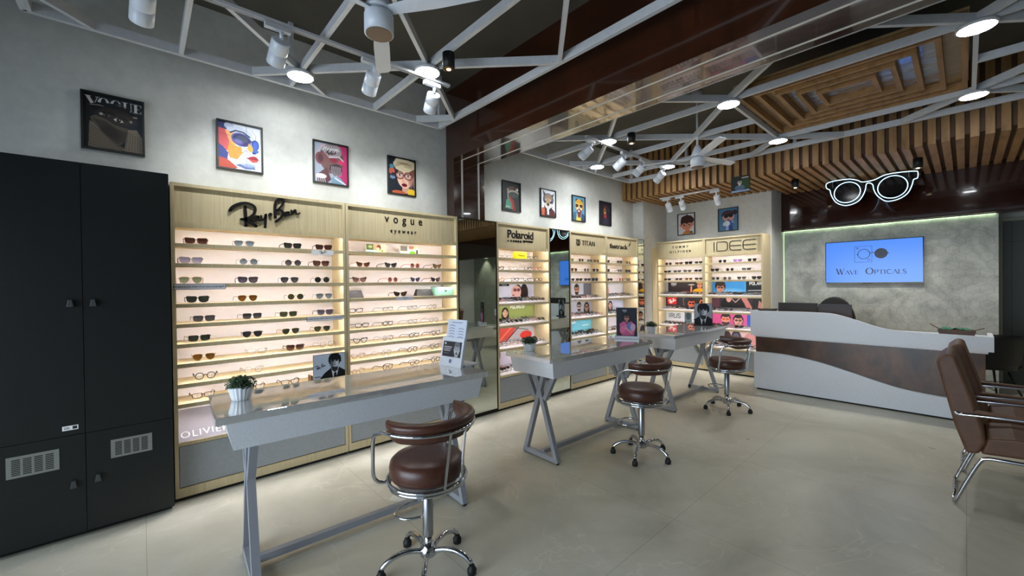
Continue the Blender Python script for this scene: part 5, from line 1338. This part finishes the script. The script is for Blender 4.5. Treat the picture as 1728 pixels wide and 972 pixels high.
def p2(c):
    c.rect(0, 1, 0, 1, (222, 226, 236)); c.ell(.10, .97, .16, .14, (52, 60, 112)); c.ell(.20, .93, .09, .08, (176, 184, 208))
    c.poly([(.16, .90), (.40, .95), (.62, .86), (.68, .66), (.70, .58), (.77, .47), (.70, .41), (.70, .36), (.76, .28), (.70, .19), (.66, .08), (.54, .03), (.36, .08), (.22, .26), (.14, .60)], (198, 208, 228))
    c.poly([(0, .86), (.12, .84), (.24, .62), (.20, .40), (.08, .36), (0, .52)], (206, 88, 92)); c.poly([(.12, .84), (.26, .80), (.38, .60), (.30, .52), (.20, .60)], (236, 170, 110)); c.poly([(.20, .60), (.30, .52), (.42, .50), (.44, .38), (.34, .22), (.20, .24), (.16, .40)], (232, 150, 62))
    c.poly([(0, .52), (.08, .46), (.18, .34), (.16, .20), (0, .22)], (58, 72, 142)); c.poly([(0, .23), (.16, .20), (.34, .05), (.30, 0), (0, 0)], (192, 82, 64)); c.poly([(.30, .10), (.50, .03), (.68, .05), (.66, .12), (.52, .09), (.40, .13)], (92, 108, 164))
    c.ell(.42, .67, .19, .145, (96, 104, 160), rot=-.25); c.ell(.425, .665, .17, .125, (50, 52, 104), rot=-.25); c.ell(.44, .69, .11, .07, (64, 76, 96), rot=-.25); c.ell(.36, .62, .09, .05, (112, 104, 170), rot=-.25, soft=.04)
    c.line([(.22, .79), (.32, .85), (.46, .84), (.58, .76)], .028, (40, 46, 66)); c.ell(.685, .60, .075, .115, (46, 70, 160)); c.ell(.69, .60, .05, .085, (66, 98, 200)); c.line([(.58, .68), (.63, .66)], .03, (44, 52, 90))
    c.poly([(.56, .62), (.63, .56), (.66, .47), (.58, .42), (.53, .48)], (234, 164, 60)); c.poly([(.63, .56), (.76, .47), (.72, .42), (.62, .42), (.64, .49)], (64, 98, 184)); c.ell(.66, .415, .035, .022, (36, 48, 110))
    c.poly([(.52, .285), (.60, .33), (.66, .35), (.71, .335), (.75, .28), (.64, .275)], (160, 42, 52)); c.poly([(.52, .285), (.64, .275), (.75, .28), (.71, .22), (.63, .20)], (198, 74, 70)); c.line([(.52, .285), (.64, .275), (.74, .282)], .010, (78, 14, 26)); c.ell(.56, .12, .12, .04, (150, 164, 200), soft=.04)
    c.line([(.52, 1), (.52, .80)], .005, (90, 90, 100)); c.line([(.52, .5), (.52, .05)], .005, (110, 110, 130)); c.line([(0, .74), (.22, .72)], .006, (90, 60, 70)); c.line([(.44, .38), (.50, .45), (.56, .42)], .006, (90, 70, 60)); c.line([(.24, .62), (.42, .50)], .006, (120, 60, 50)); c.line([(.62, .92), (.70, .80), (.70, .70)], .005, (150, 90, 90))
picture('bright picture of a multicoloured face in dark glasses above the leftmost cabinet', y=.447, paint=p2)
def p3(c):
    c.rect(0, 1, 0, 1, (146, 156, 172)); c.rect(.56, 1, 0, 1, (166, 40, 92)); c.ell(.42, .62, .30, .34, (92, 62, 64)); c.ell(.42, .55, .26, .3, (100, 70, 68)); c.wob(.44, .84, .2, (132, 122, 124), 12, .2, 3, .6); c.wob(.4, .82, .12, (60, 44, 48), 9, .2, 8, .6)
    for i in range(12): c.line([(.2+.03*i, .80+.03*math.sin(i*2)), (.24+.03*i, .9+.02*math.cos(i*3)), (.28+.03*i, .84)], .012, (204, 204, 210))
    c.ell(.14, .6, .11, .15, (110, 56, 64)); c.line([(.1, .75), (.16, .9), (.28, .97)], .025, (190, 150, 160)); c.ell(.15, .6, .06, .1, (70, 40, 46)); c.ell(.46, .6, .09, .06, (120, 28, 50)); c.ell(.66, .57, .08, .06, (190, 40, 90)); c.line([(.36, .66), (.6, .7), (.7, .62)], .035, (170, 170, 178)); c.poly([(.56, .55), (.62, .45), (.52, .44)], (140, 130, 134))
    c.wob(.52, .36, .13, (56, 44, 48), 10, .2, 5); 
    for i in range(7): c.line([(.42+.035*i, .44), (.4+.04*i, .3), (.46+.03*i, .22)], .012, (170, 160, 166))
    c.poly([(.1, .22), (.3, .4), (.4, .1), (.3, 0), (.05, 0)], (84, 52, 58)); c.ell(.16, .16, .13, .06, (222, 198, 204)); c.poly([(.4, .15), (.6, .2), (.78, .0), (.4, 0)], (110, 140, 160)); c.line([(.5, .15), (.75, .02)], .03, (214, 222, 228))
    for i in range(5): c.line([(.04+.05*i, .12), (.06+.05*i, .0)], .012, (220, 220, 226))
picture('picture of a sculpted bearded head with headphones on grey and magenta', y=1.146, paint=p3)
def p4(c):
    c.rect(0, 1, 0, 1, (28, 34, 44)); c.ell(.1, .62, .09, .1, (196, 92, 70)); c.ell(.1, .75, .07, .06, (80, 140, 170)); c.ell(.12, .45, .08, .05, (110, 130, 160)); c.ell(.14, .53, .06, .05, (40, 44, 54)); c.ell(.85, .45, .1, .35, (206, 160, 140), al=.6)
    c.poly([(.42, .25), (.62, .2), (.7, .05), (.4, .02)], (196, 150, 130)); c.ell(.5, .48, .24, .30, (222, 180, 158)); c.ell(.68, .5, .08, .26, (176, 124, 106), soft=.06); c.ell(.7, .72, .12, .22, (120, 78, 60)); c.wob(.46, .84, .26, (206, 192, 160), 12, .15, 6, .55); c.ell(.7, .86, .16, .12, (198, 184, 152))
    for i in range(6): c.line([(.2+.05*i, .76+.02*i), (.3+.05*i, .9), (.45+.05*i, .86), (.5+.04*i, .78)], .014, (140, 120, 92))
    for x_ in (.34, .6): c.ell(x_, .535, .13, .115, (90, 34, 40)); c.ell(x_, .535, .105, .09, (196, 150, 136)); c.ell(x_, .54, .05, .035, (230, 220, 214)); c.ell(x_, .54, .026, .03, (24, 24, 30)); c.line([(x_-.08, .585), (x_+.08, .59)], .02, (60, 34, 30))
    c.line([(.45, .55), (.5, .55)], .025, (90, 34, 40)); c.line([(.46, .5), (.43, .37), (.5, .36)], .02, (180, 124, 104)); c.ell(.48, .27, .085, .05, (110, 20, 36)); c.line([(.41, .27), (.56, .27)], .012, (50, 8, 18)); c.ell(.7, .08, .14, .1, (226, 186, 50)); c.ell(.3, .04, .2, .06, (190, 90, 60))
picture('picture of a blonde woman in large round glasses above the second cabinet', y=1.847, paint=p4)
def p5(c):
    c.rect(0, 1, 0, 1, (38, 44, 44)); c.ell(.44, .72, .22, .14, (120, 104, 92)); c.ell(.42, .78, .15, .08, (90, 66, 62)); c.ell(.5, .64, .25, .1, (150, 144, 130)); c.ell(.5, .56, .24, .11, (64, 72, 68)); c.ell(.54, .78, .05, .05, (60, 28, 36)); c.ell(.68, .77, .04, .05, (200, 190, 180))
    for i in range(6): c.ell(.22+.005*i, .74-.06*i, .025, .03, (160, 156, 146))
    c.poly([(.1, .08), (.16, .38), (.3, .42), (.46, .05)], (70, 128, 108)); c.poly([(.28, .5), (.5, .4), (.6, .0), (.46, .0)], (130, 50, 44)); c.poly([(.52, .48), (.75, .5), (.8, 0), (.6, 0)], (46, 52, 52)); c.line([(.3, .46), (.4, .3), (.44, .1)], .03, (170, 80, 66))
    for i in range(5): c.ell(.15+.04*i, .12+.03*(i % 2), .02, .025, (150, 170, 150))
picture('dark picture of a lizard in green jacket above the cabinet between mirrors', y=3.367, paint=p5, n=80)
def p6(c):
    c.rect(0, 1, 0, 1, (222, 226, 234)); c.poly([(.02, 0), (.06, .3), (.3, .36), (.6, .34), (.78, .2), (.8, 0)], (84, 44, 46)); c.poly([(.04, .02), (.06, .3), (.22, .34), (.2, .02)], (206, 96, 66)); c.poly([(.12, .98), (.3, .82), (.16, .74)], (64, 60, 70)); c.poly([(.74, .9), (.68, .72), (.54, .8)], (64, 60, 70)); c.ell(.42, .64, .3, .24, (96, 92, 104)); c.ell(.42, .72, .2, .12, (160, 134, 106)); c.ell(.4, .48, .22, .2, (206, 200, 196)); c.ell(.4, .56, .12, .16, (170, 140, 110)); c.ell(.4, .45, .055, .06, (28, 26, 32))
    c.poly([(.14, .62), (.3, .58), (.28, .5), (.18, .5)], (44, 44, 60)); c.poly([(.66, .6), (.5, .58), (.52, .5), (.62, .5)], (44, 44, 60)); c.poly([(.16, .44), (.3, .3), (.4, .1), (.2, .3)], (40, 38, 46)); c.poly([(.66, .42), (.5, .28), (.42, .1), (.6, .28)], (40, 38, 46)); c.poly([(.34, .26), (.44, .3), (.46, .06), (.36, .06)], (226, 224, 226)); c.line([(.26, .4), (.4, .22), (.56, .4)], .03, (214, 210, 210))
    for i in range(8): c.line([(.18+.06*i, .78+.02*(i % 2)), (.2+.06*i, .70)], .012, (60, 56, 64))
picture('white picture of a wolf in an orange jacket', y=4.05, paint=p6, n=80)
def p7(c):
    c.rect(0, 1, 0, 1, (84, 134, 160)); c.ell(.4, .04, .5, .26, (70, 120, 150)); c.poly([(.3, .3), (.5, .3), (.56, 0), (.24, 0)], (214, 180, 60)); c.ell(.28, .84, .07, .06, (60, 44, 30)); c.ell(.6, .84, .07, .06, (60, 44, 30)); c.ell(.44, .64, .27, .25, (204, 158, 62)); c.ell(.44, .5, .17, .12, (214, 196, 166)); c.ell(.3, .62, .1, .07, (60, 34, 26)); c.ell(.56, .62, .1, .07, (60, 34, 26)); c.ell(.44, .52, .05, .035, (150, 80, 70)); c.ell(.44, .4, .16, .09, (110, 44, 32)); c.ell(.42, .41, .06, .035, (222, 204, 200)); c.poly([(.3, .36), (.56, .36), (.5, .14), (.36, .14)], (104, 50, 38))
    for i in range(7): c.line([(.22+.07*i, .84), (.25+.06*i, .74)], .016, (70, 44, 26))
    for s in (-1, 1):
        for i in range(4): c.line([(.44+s*.26, .7-.07*i), (.44+s*.17, .66-.06*i)], .014, (70, 44, 26))
    c.poly([(.0, .0), (.08, .34), (.24, .36), (.2, 0)], (52, 96, 128)); c.poly([(.62, .34), (.82, .24), (.82, 0), (.56, 0)], (44, 70, 104))
picture('blue picture of a tiger with a yellow shirt', y=4.72, paint=p7, n=80)
def p8(c):
    c.rect(0, 1, 0, 1, (34, 30, 38)); c.ell(.42, .78, .12, .07, (90, 40, 40)); c.ell(.42, .66, .15, .14, (56, 40, 44)); c.ell(.36, .6, .1, .16, (120, 80, 50)); c.ell(.38, .52, .06, .05, (190, 150, 100)); c.ell(.4, .38, .1, .1, (140, 40, 44)); c.poly([(.2, 0), (.3, .3), (.6, .3), (.7, 0)], (46, 44, 60)); c.line([(.66, .6), (.66, .74)], .02, (120, 120, 130))
picture('dark picture of a reddish figure, last one on the left wall', y=5.40, paint=p8, n=70)
def p9(c):
    c.rect(0, 1, 0, 1, (214, 212, 216)); c.poly([(.18, .02), (.3, .16), (.66, .16), (.76, .02)], (200, 130, 40)); c.rect(.36, .56, .1, .3, (190, 110, 84)); c.ell(.43, .47, .28, .27, (216, 140, 110)); c.wob(.44, .74, .24, (62, 34, 30), 12, .2, 3, .6); c.ell(.22, .62, .1, .16, (62, 34, 30)); c.ell(.66, .68, .12, .14, (62, 34, 30)); c.ell(.12, .46, .05, .07, (206, 130, 100)); c.ell(.72, .46, .05, .07, (206, 130, 100))
    for x_ in (.31, .56): c.ell(x_, .47, .11, .1, (130, 50, 40)); c.ell(x_, .47, .095, .085, (222, 168, 144)); c.ell(x_, .47, .05, .055, (60, 30, 24)); c.ell(x_+.015, .49, .015, .018, (240, 240, 240))
    c.line([(.24, .58), (.37, .6)], .02, (60, 30, 26)); c.line([(.5, .6), (.63, .58)], .02, (60, 30, 26)); c.line([(.36, .3), (.44, .28), (.52, .31)], .015, (140, 50, 44)); c.ell(.43, .39, .03, .025, (196, 110, 88)); c.poly([(.56, .14), (.7, .14), (.72, .02), (.58, .02)], (120, 104, 60))
picture('white picture of a cartoon child with brown hair and round glasses', x=-3.48, paint=p9, n=90, z0=2.295, h=.382)
def p10(c):
    c.rect(0, 1, 0, 1, (72, 118, 156)); c.ell(.2, .72, .08, .08, (44, 36, 46)); c.ell(.68, .8, .12, .11, (44, 36, 46)); c.ell(.42, .62, .25, .22, (200, 150, 140)); c.ell(.42, .78, .26, .13, (50, 38, 46)); c.line([(.24, .78), (.62, .86)], .03, (110, 60, 80)); c.ell(.32, .66, .1, .085, (30, 20, 28)); c.ell(.52, .67, .1, .085, (30, 20, 28)); c.line([(.4, .67), (.46, .68)], .03, (30, 20, 28)); c.ell(.42, .5, .05, .02, (150, 60, 70)); c.ell(.42, .25, .2, .22, (58, 86, 156)); c.ell(.36, .32, .12, .12, (206, 214, 226)); c.ell(.26, .3, .08, .09, (190, 200, 216)); c.rect(.3, .42, .0, .2, (150, 170, 206)); c.rect(.46, .6, .0, .2, (44, 66, 120)); c.ell(.6, .38, .06, .05, (120, 160, 170))
picture('blue picture of a cartoon girl in dark sunglasses', x=-2.782, paint=p10, n=90, z0=2.29, h=.382)

# ------------------------------------------------------------------ reception counter
t = thing('reception_counter', 'white wave-edged reception counter with a rust-brown front', 'counter', (0, 0, 0))
CY = 6.08
top = [(-1.947, 1.062), (-1.39, 1.068), (-1.18, 1.066), (-1.06, 1.058), (-.95, 1.03), (-.82, .985), (-.70, .94), (-.60, .912), (-.50, .899), (-.382, .893), (.182, .886)]
tp = smooth2(top[1:10], 3)
poly = [(-1.947, .735)]+[top[0]]+tp+[top[10]]+[(.182, .740)]
MB().prism(poly, CY, CY+.035).build('upper_band', M['apron'], t)
b = MB(); b.box(-1.947, -1.912, CY+.036, 6.72, .735, 1.06); b.box(.147, .182, CY+.036, 6.55, .735, .886); b.build('side_return', M['apron'], t)
b = MB(); b.box(-1.911, .146, CY+.036, 6.78, .715, .734); b.build('desk_top', M['apron'], t)
b = MB(); b.box(-.50, .146, CY+.036, 6.42, .853, .872); b.build('parcel_ledge', M['plastic_white'], t)
MB().box(-1.92, .13, 6.20, 6.76, .02, .714).build('counter_body', M['rust'], t)
low = smooth2([(-1.93, .503), (-1.72, .508), (-1.5, .497), (-1.211, .452), (-.95, .385), (-.72, .318), (-.50, .262), (-.294, .235), (-.1, .225), (.15, .220)], 3)
MB().prism([(-1.93, .02)]+low+[(.15, .02)], 6.155, 6.199).build('wave_panel', M['apron'], t)
MB().box(-1.90, .12, 6.17, 6.74, 0, .0195).build('toe_kick', M['toe'], t)
MB().box(-1.88, .12, 6.150, 6.175, .722, .7345).build('amber_strip', M['led_amber'], t)
# things on the counter
def monitor(label, x0, x1, y, z1, rz=0, m='black', logo=False):
    t = thing('monitor', label, 'monitor', ((x0+x1)/2, y, .7345), rz)
    w = (x1-x0)/2
    MB().box(-w, w, 0, .03, z1-.7345-.30, z1-.7345).build('screen_housing', M[m], t, bevel=.003)
    MB().box(-w+.01, w-.01, .0305, .032, z1-.7345-.29, z1-.7345-.01).build('screen', M['screen_glass'], t)
    MB().box(-.03, .03, -.02, -.0005, .012, .26).build('stand_neck', M[m], t); MB().box(-.11, .11, -.09, .07, 0, .012).build('stand_foot', M[m], t)
    if logo: MB().lathe([(.012, 0), (.012, .001)], (0, -.0002, z1-.7345-.12), 16, mat4=Matrix.Rotation(R(90), 4, 'X')).build('round_mark', M['black'], t)
monitor('black monitor back behind the high left part of the counter', -1.70, -1.27, 6.38, 1.166)
monitor('grey monitor back beside the black one behind the counter', -1.25, -.92, 6.32, 1.16, R(-3), 'grey_dark', True)
t = thing('document_tray', 'low black tray at the left end of the counter', 'tray', (-1.90, 6.20, .7345)); MB().box(.02, .17, 0, .22, 0, .33).build('tray_body', M['grey_dark'], t); MB().box(.01, .18, -.01, .23, .3305, .345).build('tray_lid', M['black'], t)
t = thing('wooden_tray', 'wooden tray with green cloth and two sticks on the counter', 'tray', (-.07, 6.19, .8725))
b = MB(); b.box(-.115, .125, -.05, .06, 0, .012); b.box(-.12, .13, -.06, -.05, 0, .062); b.box(-.12, .13, .06, .07, 0, .062); b.box(-.12, -.11, -.05, .06, 0, .062); b.box(.12, .13, -.05, .06, 0, .062); b.box(-.127, .137, -.066, -.0605, .036, .064); b.build('tray_box', M['dark_wood'], t)
b = MB(); rnd = random.Random(4); n = 14; vs = [(-.1+.21*i/n, -.045+.1*j/5, .06+.022*rnd.random()) for j in range(6) for i in range(n+1)]
b.add(vs, [(j*(n+1)+i, j*(n+1)+i+1, (j+1)*(n+1)+i+1, (j+1)*(n+1)+i) for j in range(5) for i in range(n)], 0, True); b.build('green_cloth', M['teal'], t)
MB().tube([(-.11, 0, .058), (-.185, 0, .108)], .0045, 6).build('stick', M['dark_wood'], t); MB().tube([(.12, 0, .058), (.195, 0, .088)], .0045, 6).build('stick', M['dark_wood'], t)

# black shell chair at the right end of the counter, round-backed office chair behind the monitors
def shell_chair(label, x, y, rz):
    t = thing('shell_chair', label, 'chair', (x, y, 0), rz)
    b = MB(); nu, nv = 14, 14; vs = []
    for j in range(nv+1):
        v = j/nv
        for i in range(nu+1):
            u = i/nu*2-1
            if v < .5: q = v/.5; yy = -.22+.40*q; zz = .44-.02*math.sin(q*PI)+ .05*abs(u)**2.5; hw = .23
            else:
                q = (v-.5)/.5; yy = .18+.09*q; zz = .44+.40*q; hw = .23-.03*q; yy -= .10*abs(u)**2*(1-q*.3); zz += -.02*abs(u)**3
            vs.append((u*hw, yy, zz))
    b.add(vs, [(j*(nu+1)+i, j*(nu+1)+i+1, (j+1)*(nu+1)+i+1, (j+1)*(nu+1)+i) for j in range(nv) for i in range(nu)], 0, True)
    o = b.build('seat_shell', M['black'], t); s = o.modifiers.new('solid', 'SOLIDIFY'); s.thickness = .008; s.offset = -1
    for sx in (-1, 1):
        for sy in (-1, 1):
            MB().tube([(sx*.12, sy*.10, .405), (sx*.23, sy*.22, 0)], [.012, .009], 8).build('leg', M['black'], t)
    b = MB(); b.tube([(-.2, -.19, .12), (.16, .15, .28)], .004, 6); b.tube([(.2, -.19, .12), (-.16, .15, .28)], .004, 6); b.tube([(-.15, .14, .3), (.15, .14, .3)], .004, 6); b.build('wire_brace', M['black'], t)
shell_chair('black shell chair behind the right end of the counter', .16, 7.2, R(180+30))
t = thing('office_chair', 'round-topped black office chair behind the monitors', 'chair', (-1.27, 7.28, 0), R(0))
b = MB(); b.prism([(.24*math.cos(2*PI*k/28), .86+.36*math.sin(2*PI*k/28)) for k in range(28)], .10, .15); b.build('backrest', M['black'], t, bevel=.015)
MB().lathe([(.20, .44), (.24, .46), (.24, .50), (.20, .52)], (0, -.1, 0), 28).build('seat', M['black'], t); MB().tube([(0, 0, .08), (0, -.05, .44)], .025, 10).build('gas_column', M['steel'], t)
MB().bar((0, -.02, .47), (0, .125, .60), .05, .02).build('back_bracket', M['black'], t)
for k in range(5):
    a = k*2*PI/5; l_ = MB().tube([(.02*math.cos(a), .02*math.sin(a), .10), (.28*math.cos(a), .28*math.sin(a), .065)], [.02, .014], 8).build('base_leg', M['black'], t)
    MB().lathe([(.012, 0), (.026, .006), (.026, .045), (.012, .055)], (.28*math.cos(a), .28*math.sin(a), 0), 12).build('caster', M['rubber'], l_)

# ------------------------------------------------------------------ television and neon sign
t = thing('wall_television', 'blue-lit television with shop logo on the hexagon wall', 'television', (-1.435, 7.74, 1.412)); tw, thh = 1.06, .615
MB().box(0, tw, 0, .035, 0, thh).build('tv_housing', M['black_gloss'], t, bevel=.002)
MB().box(.35, .75, .036, .0595, .15, .45).build('wall_bracket', M['black'], t)
MB().box(.009, tw-.009, -.001, -.0002, .012, thh-.009).build('screen', M['screen'], t)
MB().box(.44, .54, .0, .02, -.007, -.0005).build('sensor_bar', M['black'], t)
SERIF = {'W': [('t', 0, 1, .28, 0), ('n', .28, 0, .48, .9), ('t', .48, .9, .72, 0), ('n', .72, 0, .98, 1), ('s', 0, 1), ('s', .98, 1), ('s', .46, .97)], 'A': [('n', 0, 0, .42, 1), ('t', .42, 1, .88, 0), ('n', .17, .35, .68, .35), ('s', 0, 0), ('s', .88, 0)],
 'V': [('t', 0, 1, .42, 0), ('n', .42, 0, .82, 1), ('s', 0, 1), ('s', .82, 1)], 'E': [('t', .1, 0, .1, 1), ('n', 0, 1, .62, 1), ('n', 0, 0, .66, 0), ('n', .1, .52, .5, .52), ('n', .62, 1, .62, .82), ('n', .66, 0, .68, .2)],
 'P': [('t', .1, 0, .1, 1), ('c', .1, 1, .5, 1, .62, .88, .62, .62, .5, .48, .1, .46), ('s', .1, 0), ('s', .1, 1)], 'T': [('t', .38, 0, .38, 1), ('n', 0, 1, .76, 1), ('n', 0, 1, 0, .8), ('n', .76, 1, .76, .8), ('s', .38, 0)],
 'I': [('t', .1, 0, .1, 1), ('s', .1, 0), ('s', .1, 1)], 'L': [('t', .1, 0, .1, 1), ('n', 0, 0, .62, 0), ('n', .62, 0, .64, .2), ('s', .1, 1)],
 'C': [('c', .78, .8, .62, .98, .4, 1, .14, .84, .04, .5, .14, .16, .4, 0, .62, .03, .8, .2)], 'O': [('o',)], 'S': [('c', .52, .8, .4, .98, .22, 1, .06, .84, .1, .64, .46, .42, .54, .22, .4, .02, .2, 0, .02, .18)]}
ADV = {'W': 1.08, 'A': .98, 'V': .94, 'E': .84, 'P': .82, 'T': .92, 'I': .42, 'L': .78, 'C': .98, 'O': 1.06, 'S': .74}
def serif(b, s, x, z, h, y0, y1):
    for ch in s:
        for st in SERIF[ch]:
            k = st[0]
            if k == 's': stroke(b, [(x+(st[1]-.12)*h, z+st[2]*h), (x+(st[1]+.12)*h, z+st[2]*h)], .045*h, y0, y1, cap=False)
            elif k == 'o':
                pts = [(x+(.5+.42*math.cos(a))*h, z+(.5+.5*math.sin(a))*h) for a in [2*PI*i/28 for i in range(29)]]
                stroke(b, pts, [(.05+.13*abs(math.cos(2*PI*i/28)))*h for i in range(29)], y0, y1, cap=False)
            elif k == 'c':
                p = [(x+st[i]*h, z+st[i+1]*h) for i in range(1, len(st), 2)]; sp = smooth2(p, 4); n = len(sp)
                stroke(b, sp, [(.06+.10*math.sin(PI*i/(n-1)))*h for i in range(n)], y0, y1, cap=False)
            else: stroke(b, [(x+st[1]*h, z+st[2]*h), (x+st[3]*h, z+st[4]*h)], (.16 if k == 't' else .05)*h, y0, y1, cap=False)
        x += ADV[ch]*h
    return x
b = MB(); y0, y1 = -.0016, -.0011
bx = serif(b, 'W', .137, .127, .088, y0, y1); bx = serif(b, 'AVE', bx+.002, .127, .060, y0, y1)
bx = serif(b, 'O', .466, .127, .088, y0, y1); bx = serif(b, 'PTICALS', bx+.004, .127, .060, y0, y1)
b.build('lettering', M['navy'], t)
b = MB(); L_ = .346; 
for p, q in (((.346, .303), (.536, .303)), ((.536, .303), (.536, .531)), ((.536, .531), (.346, .531)), ((.346, .531), (.346, .303))): stroke(b, [p, q], .004, y0, y1)
pts = [(.448+.066*math.cos(2*PI*i/28), .418+.069*math.sin(2*PI*i/28)) for i in range(29)]; stroke(b, pts, .008, y0, y1, cap=False)
b.prism([(.634+.070*math.cos(2*PI*i/28), .418+.072*math.sin(2*PI*i/28)) for i in range(28)], y0, y1)
stroke(b, smooth2([(.515, .42), (.53, .438), (.55, .438), (.566, .43)], 3), .008, y0, y1); stroke(b, [(.703, .422), (.712, .422)], .010, y0, y1); stroke(b, [(.374, .415), (.382, .415)], .010, y0, y1)
serif(b, 'W', .364, .488, .030, y0, y1); serif(b, 'O', .487, .32, .030, y0, y1)
b.build('screen_logo', M['navy'], t)
t = thing('neon_sign', 'glowing white neon sign shaped like a pair of glasses', 'neon sign', (-.862, 7.10, 2.636))
out = [(-1.407,2.896),(-1.37,2.923),(-1.27,2.933),(-1.13,2.925),(-1.036,2.887),(-.986,2.855),(-.862,2.861),(-.766,2.902),(-.673,2.914),(-.552,2.909),(-.449,2.897),(-.423,2.876),(-.428,2.802),(-.464,2.789),(-.479,2.721),(-.516,2.625),(-.583,2.565),(-.674,2.538),(-.752,2.551),(-.831,2.638),(-.866,2.729),(-.876,2.795),(-.911,2.828),(-.944,2.819),(-.953,2.756),(-.978,2.674),(-1.028,2.595),(-1.114,2.553),(-1.201,2.555),(-1.29,2.614),(-1.344,2.725),(-1.361,2.807),(-1.398,2.837)]
b = MB(); b.tube([(x+.93, 0, z-2.73) for x, z in closed_smooth(out, 3)], .0042, 8, True); b.build('outline_tube', M['white_em'], t)
for cx, cz, rx, rz_ in ((-1.160, 2.738, .150, .148), (-.672, 2.728, .152, .152)):
    b = MB(); b.tube([(cx+.93+rx*math.cos(a), 0, cz-2.73+rz_*math.sin(a)) for a in [2*PI*i/36 for i in range(36)]], .0042, 8, True); b.build('lens_tube', M['white_em'], t)
b = MB(); poly = [(x+.93, z-2.73) for x, z in closed_smooth([((x+.93)*1.03-.93, (z-2.74)*1.06+2.74) for x, z in out], 2)]
b.prism(poly, .012, .016); b.build('acrylic_backing', mat('dark_acrylic', (14, 10, 12), .1), t)
b = MB()
for x_ in (-.40, .42): b.tube([(x_, .014, .1), (x_, .014, (SZ-2.636)/.927-.001)], .003, 6)
b.build('hanging_wire', M['steel'], t)
t.scale = (.927, .927, .927)

# ------------------------------------------------------------------ brown armchairs at the right edge
def armchair(label, y0, w, dx):
    t = thing('cantilever_armchair', label, 'armchair', (dx, y0, 0), 0, None)   # faces +x, width along +y
    def slab(name, prof, ya, yb, bev):
        b = MB(); n = len(prof); vs = [(x, ya, z) for x, z in prof]+[(x, yb, z) for x, z in prof]
        a = sum(prof[i][0]*prof[(i+1) % n][1]-prof[(i+1) % n][0]*prof[i][1] for i in range(n))
        if a < 0: vs = [(x, ya, z) for x, z in prof[::-1]]+[(x, yb, z) for x, z in prof[::-1]]
        b.add(vs, [tuple(range(n)), tuple(range(2*n-1, n-1, -1))]+[(i, n+i, n+(i+1) % n, (i+1) % n) for i in range(n)])
        return b.build(name, M['leather_tan'], t, bevel=bev, seg=3)
    bk = slab('backrest', [(.0, .335), (.055, .345), (.085, .42), (.075, .50), (.02, .72), (-.045, .955), (-.085, .965), (-.135, .915), (-.10, .74), (-.05, .50)], .012, w-.012, .018)
    b = MB(); b.tube([(-.125, .012, .905), (-.122, w*.5, .925), (-.125, w-.012, .905)], .004, 6); b.build('seam_piping', M['leather_tan'], bk)
    slab('seat', [(.06, .345), (.55, .385), (.57, .42), (.55, .465), (.20, .475), (.09, .455)], .016, w-.016, .016)
    for s in (0, 1):
        y_ = .0 if s == 0 else w
        pa = smooth_path([(-.045, y_, .60), (-.03, y_, .583), (.10, y_, .592), (.40, y_, .60), (.50, y_, .575), (.555, y_, .50), (.565, y_, .40)], 4)
        MB().tube(pa, .0105, 8).build('arm_tube', M['chrome'], t)
        MB().box(.03, .44, y_-.02, y_+.02, .602, .622).build('arm_pad', M['leather_tan'], t, bevel=.008)
        leg = smooth_path([(-.055, y_+(.012 if s == 0 else -.012), .013), (-.045, y_, .03), (.0, y_, .16), (.055, y_, .30), (.085, y_, .328), (.14, y_, .335), (.40, y_, .35), (.565, y_, .40)], 4)
        MB().tube(leg, .0115, 8).build('frame_tube', M['chrome'], t)
        MB().tube(smooth_path([(.50, y_, .372), (.56, y_, .30), (.60, y_, .05), (.59, y_, .012)], 4), .0115, 8).build('front_leg', M['chrome'], t)
    MB().tube([(-.055, .012, .0125), (-.055, w-.012, .0125)], .0115, 8).build('rear_floor_bar', M['chrome'], t)
    MB().tube([(.59, 0, .0125), (.59, w, .0125)], .0115, 8).build('front_floor_bar', M['chrome'], t)
armchair('brown leather armchair nearest the camera at the right picture edge', 3.89, .47, 0)
armchair('brown leather armchair behind the nearer one at the right picture edge', 4.56, .47, .035)

# slip of paper on the floor
t = MB().add([(-2.62, 1.22, .0015), (-2.50, 1.30, .0015), (-2.55, 1.36, .0015), (-2.67, 1.28, .0015), (-2.62, 1.22, .0022), (-2.50, 1.30, .0022), (-2.55, 1.36, .0022), (-2.67, 1.28, .0022)], [(0, 3, 2, 1), (4, 5, 6, 7), (0, 1, 5, 4), (1, 2, 6, 5), (2, 3, 7, 6), (3, 0, 4, 7)]).build('paper_slip', M['paper'])
tag(t, 'slip of white paper on the floor under the nearest table', 'paper')
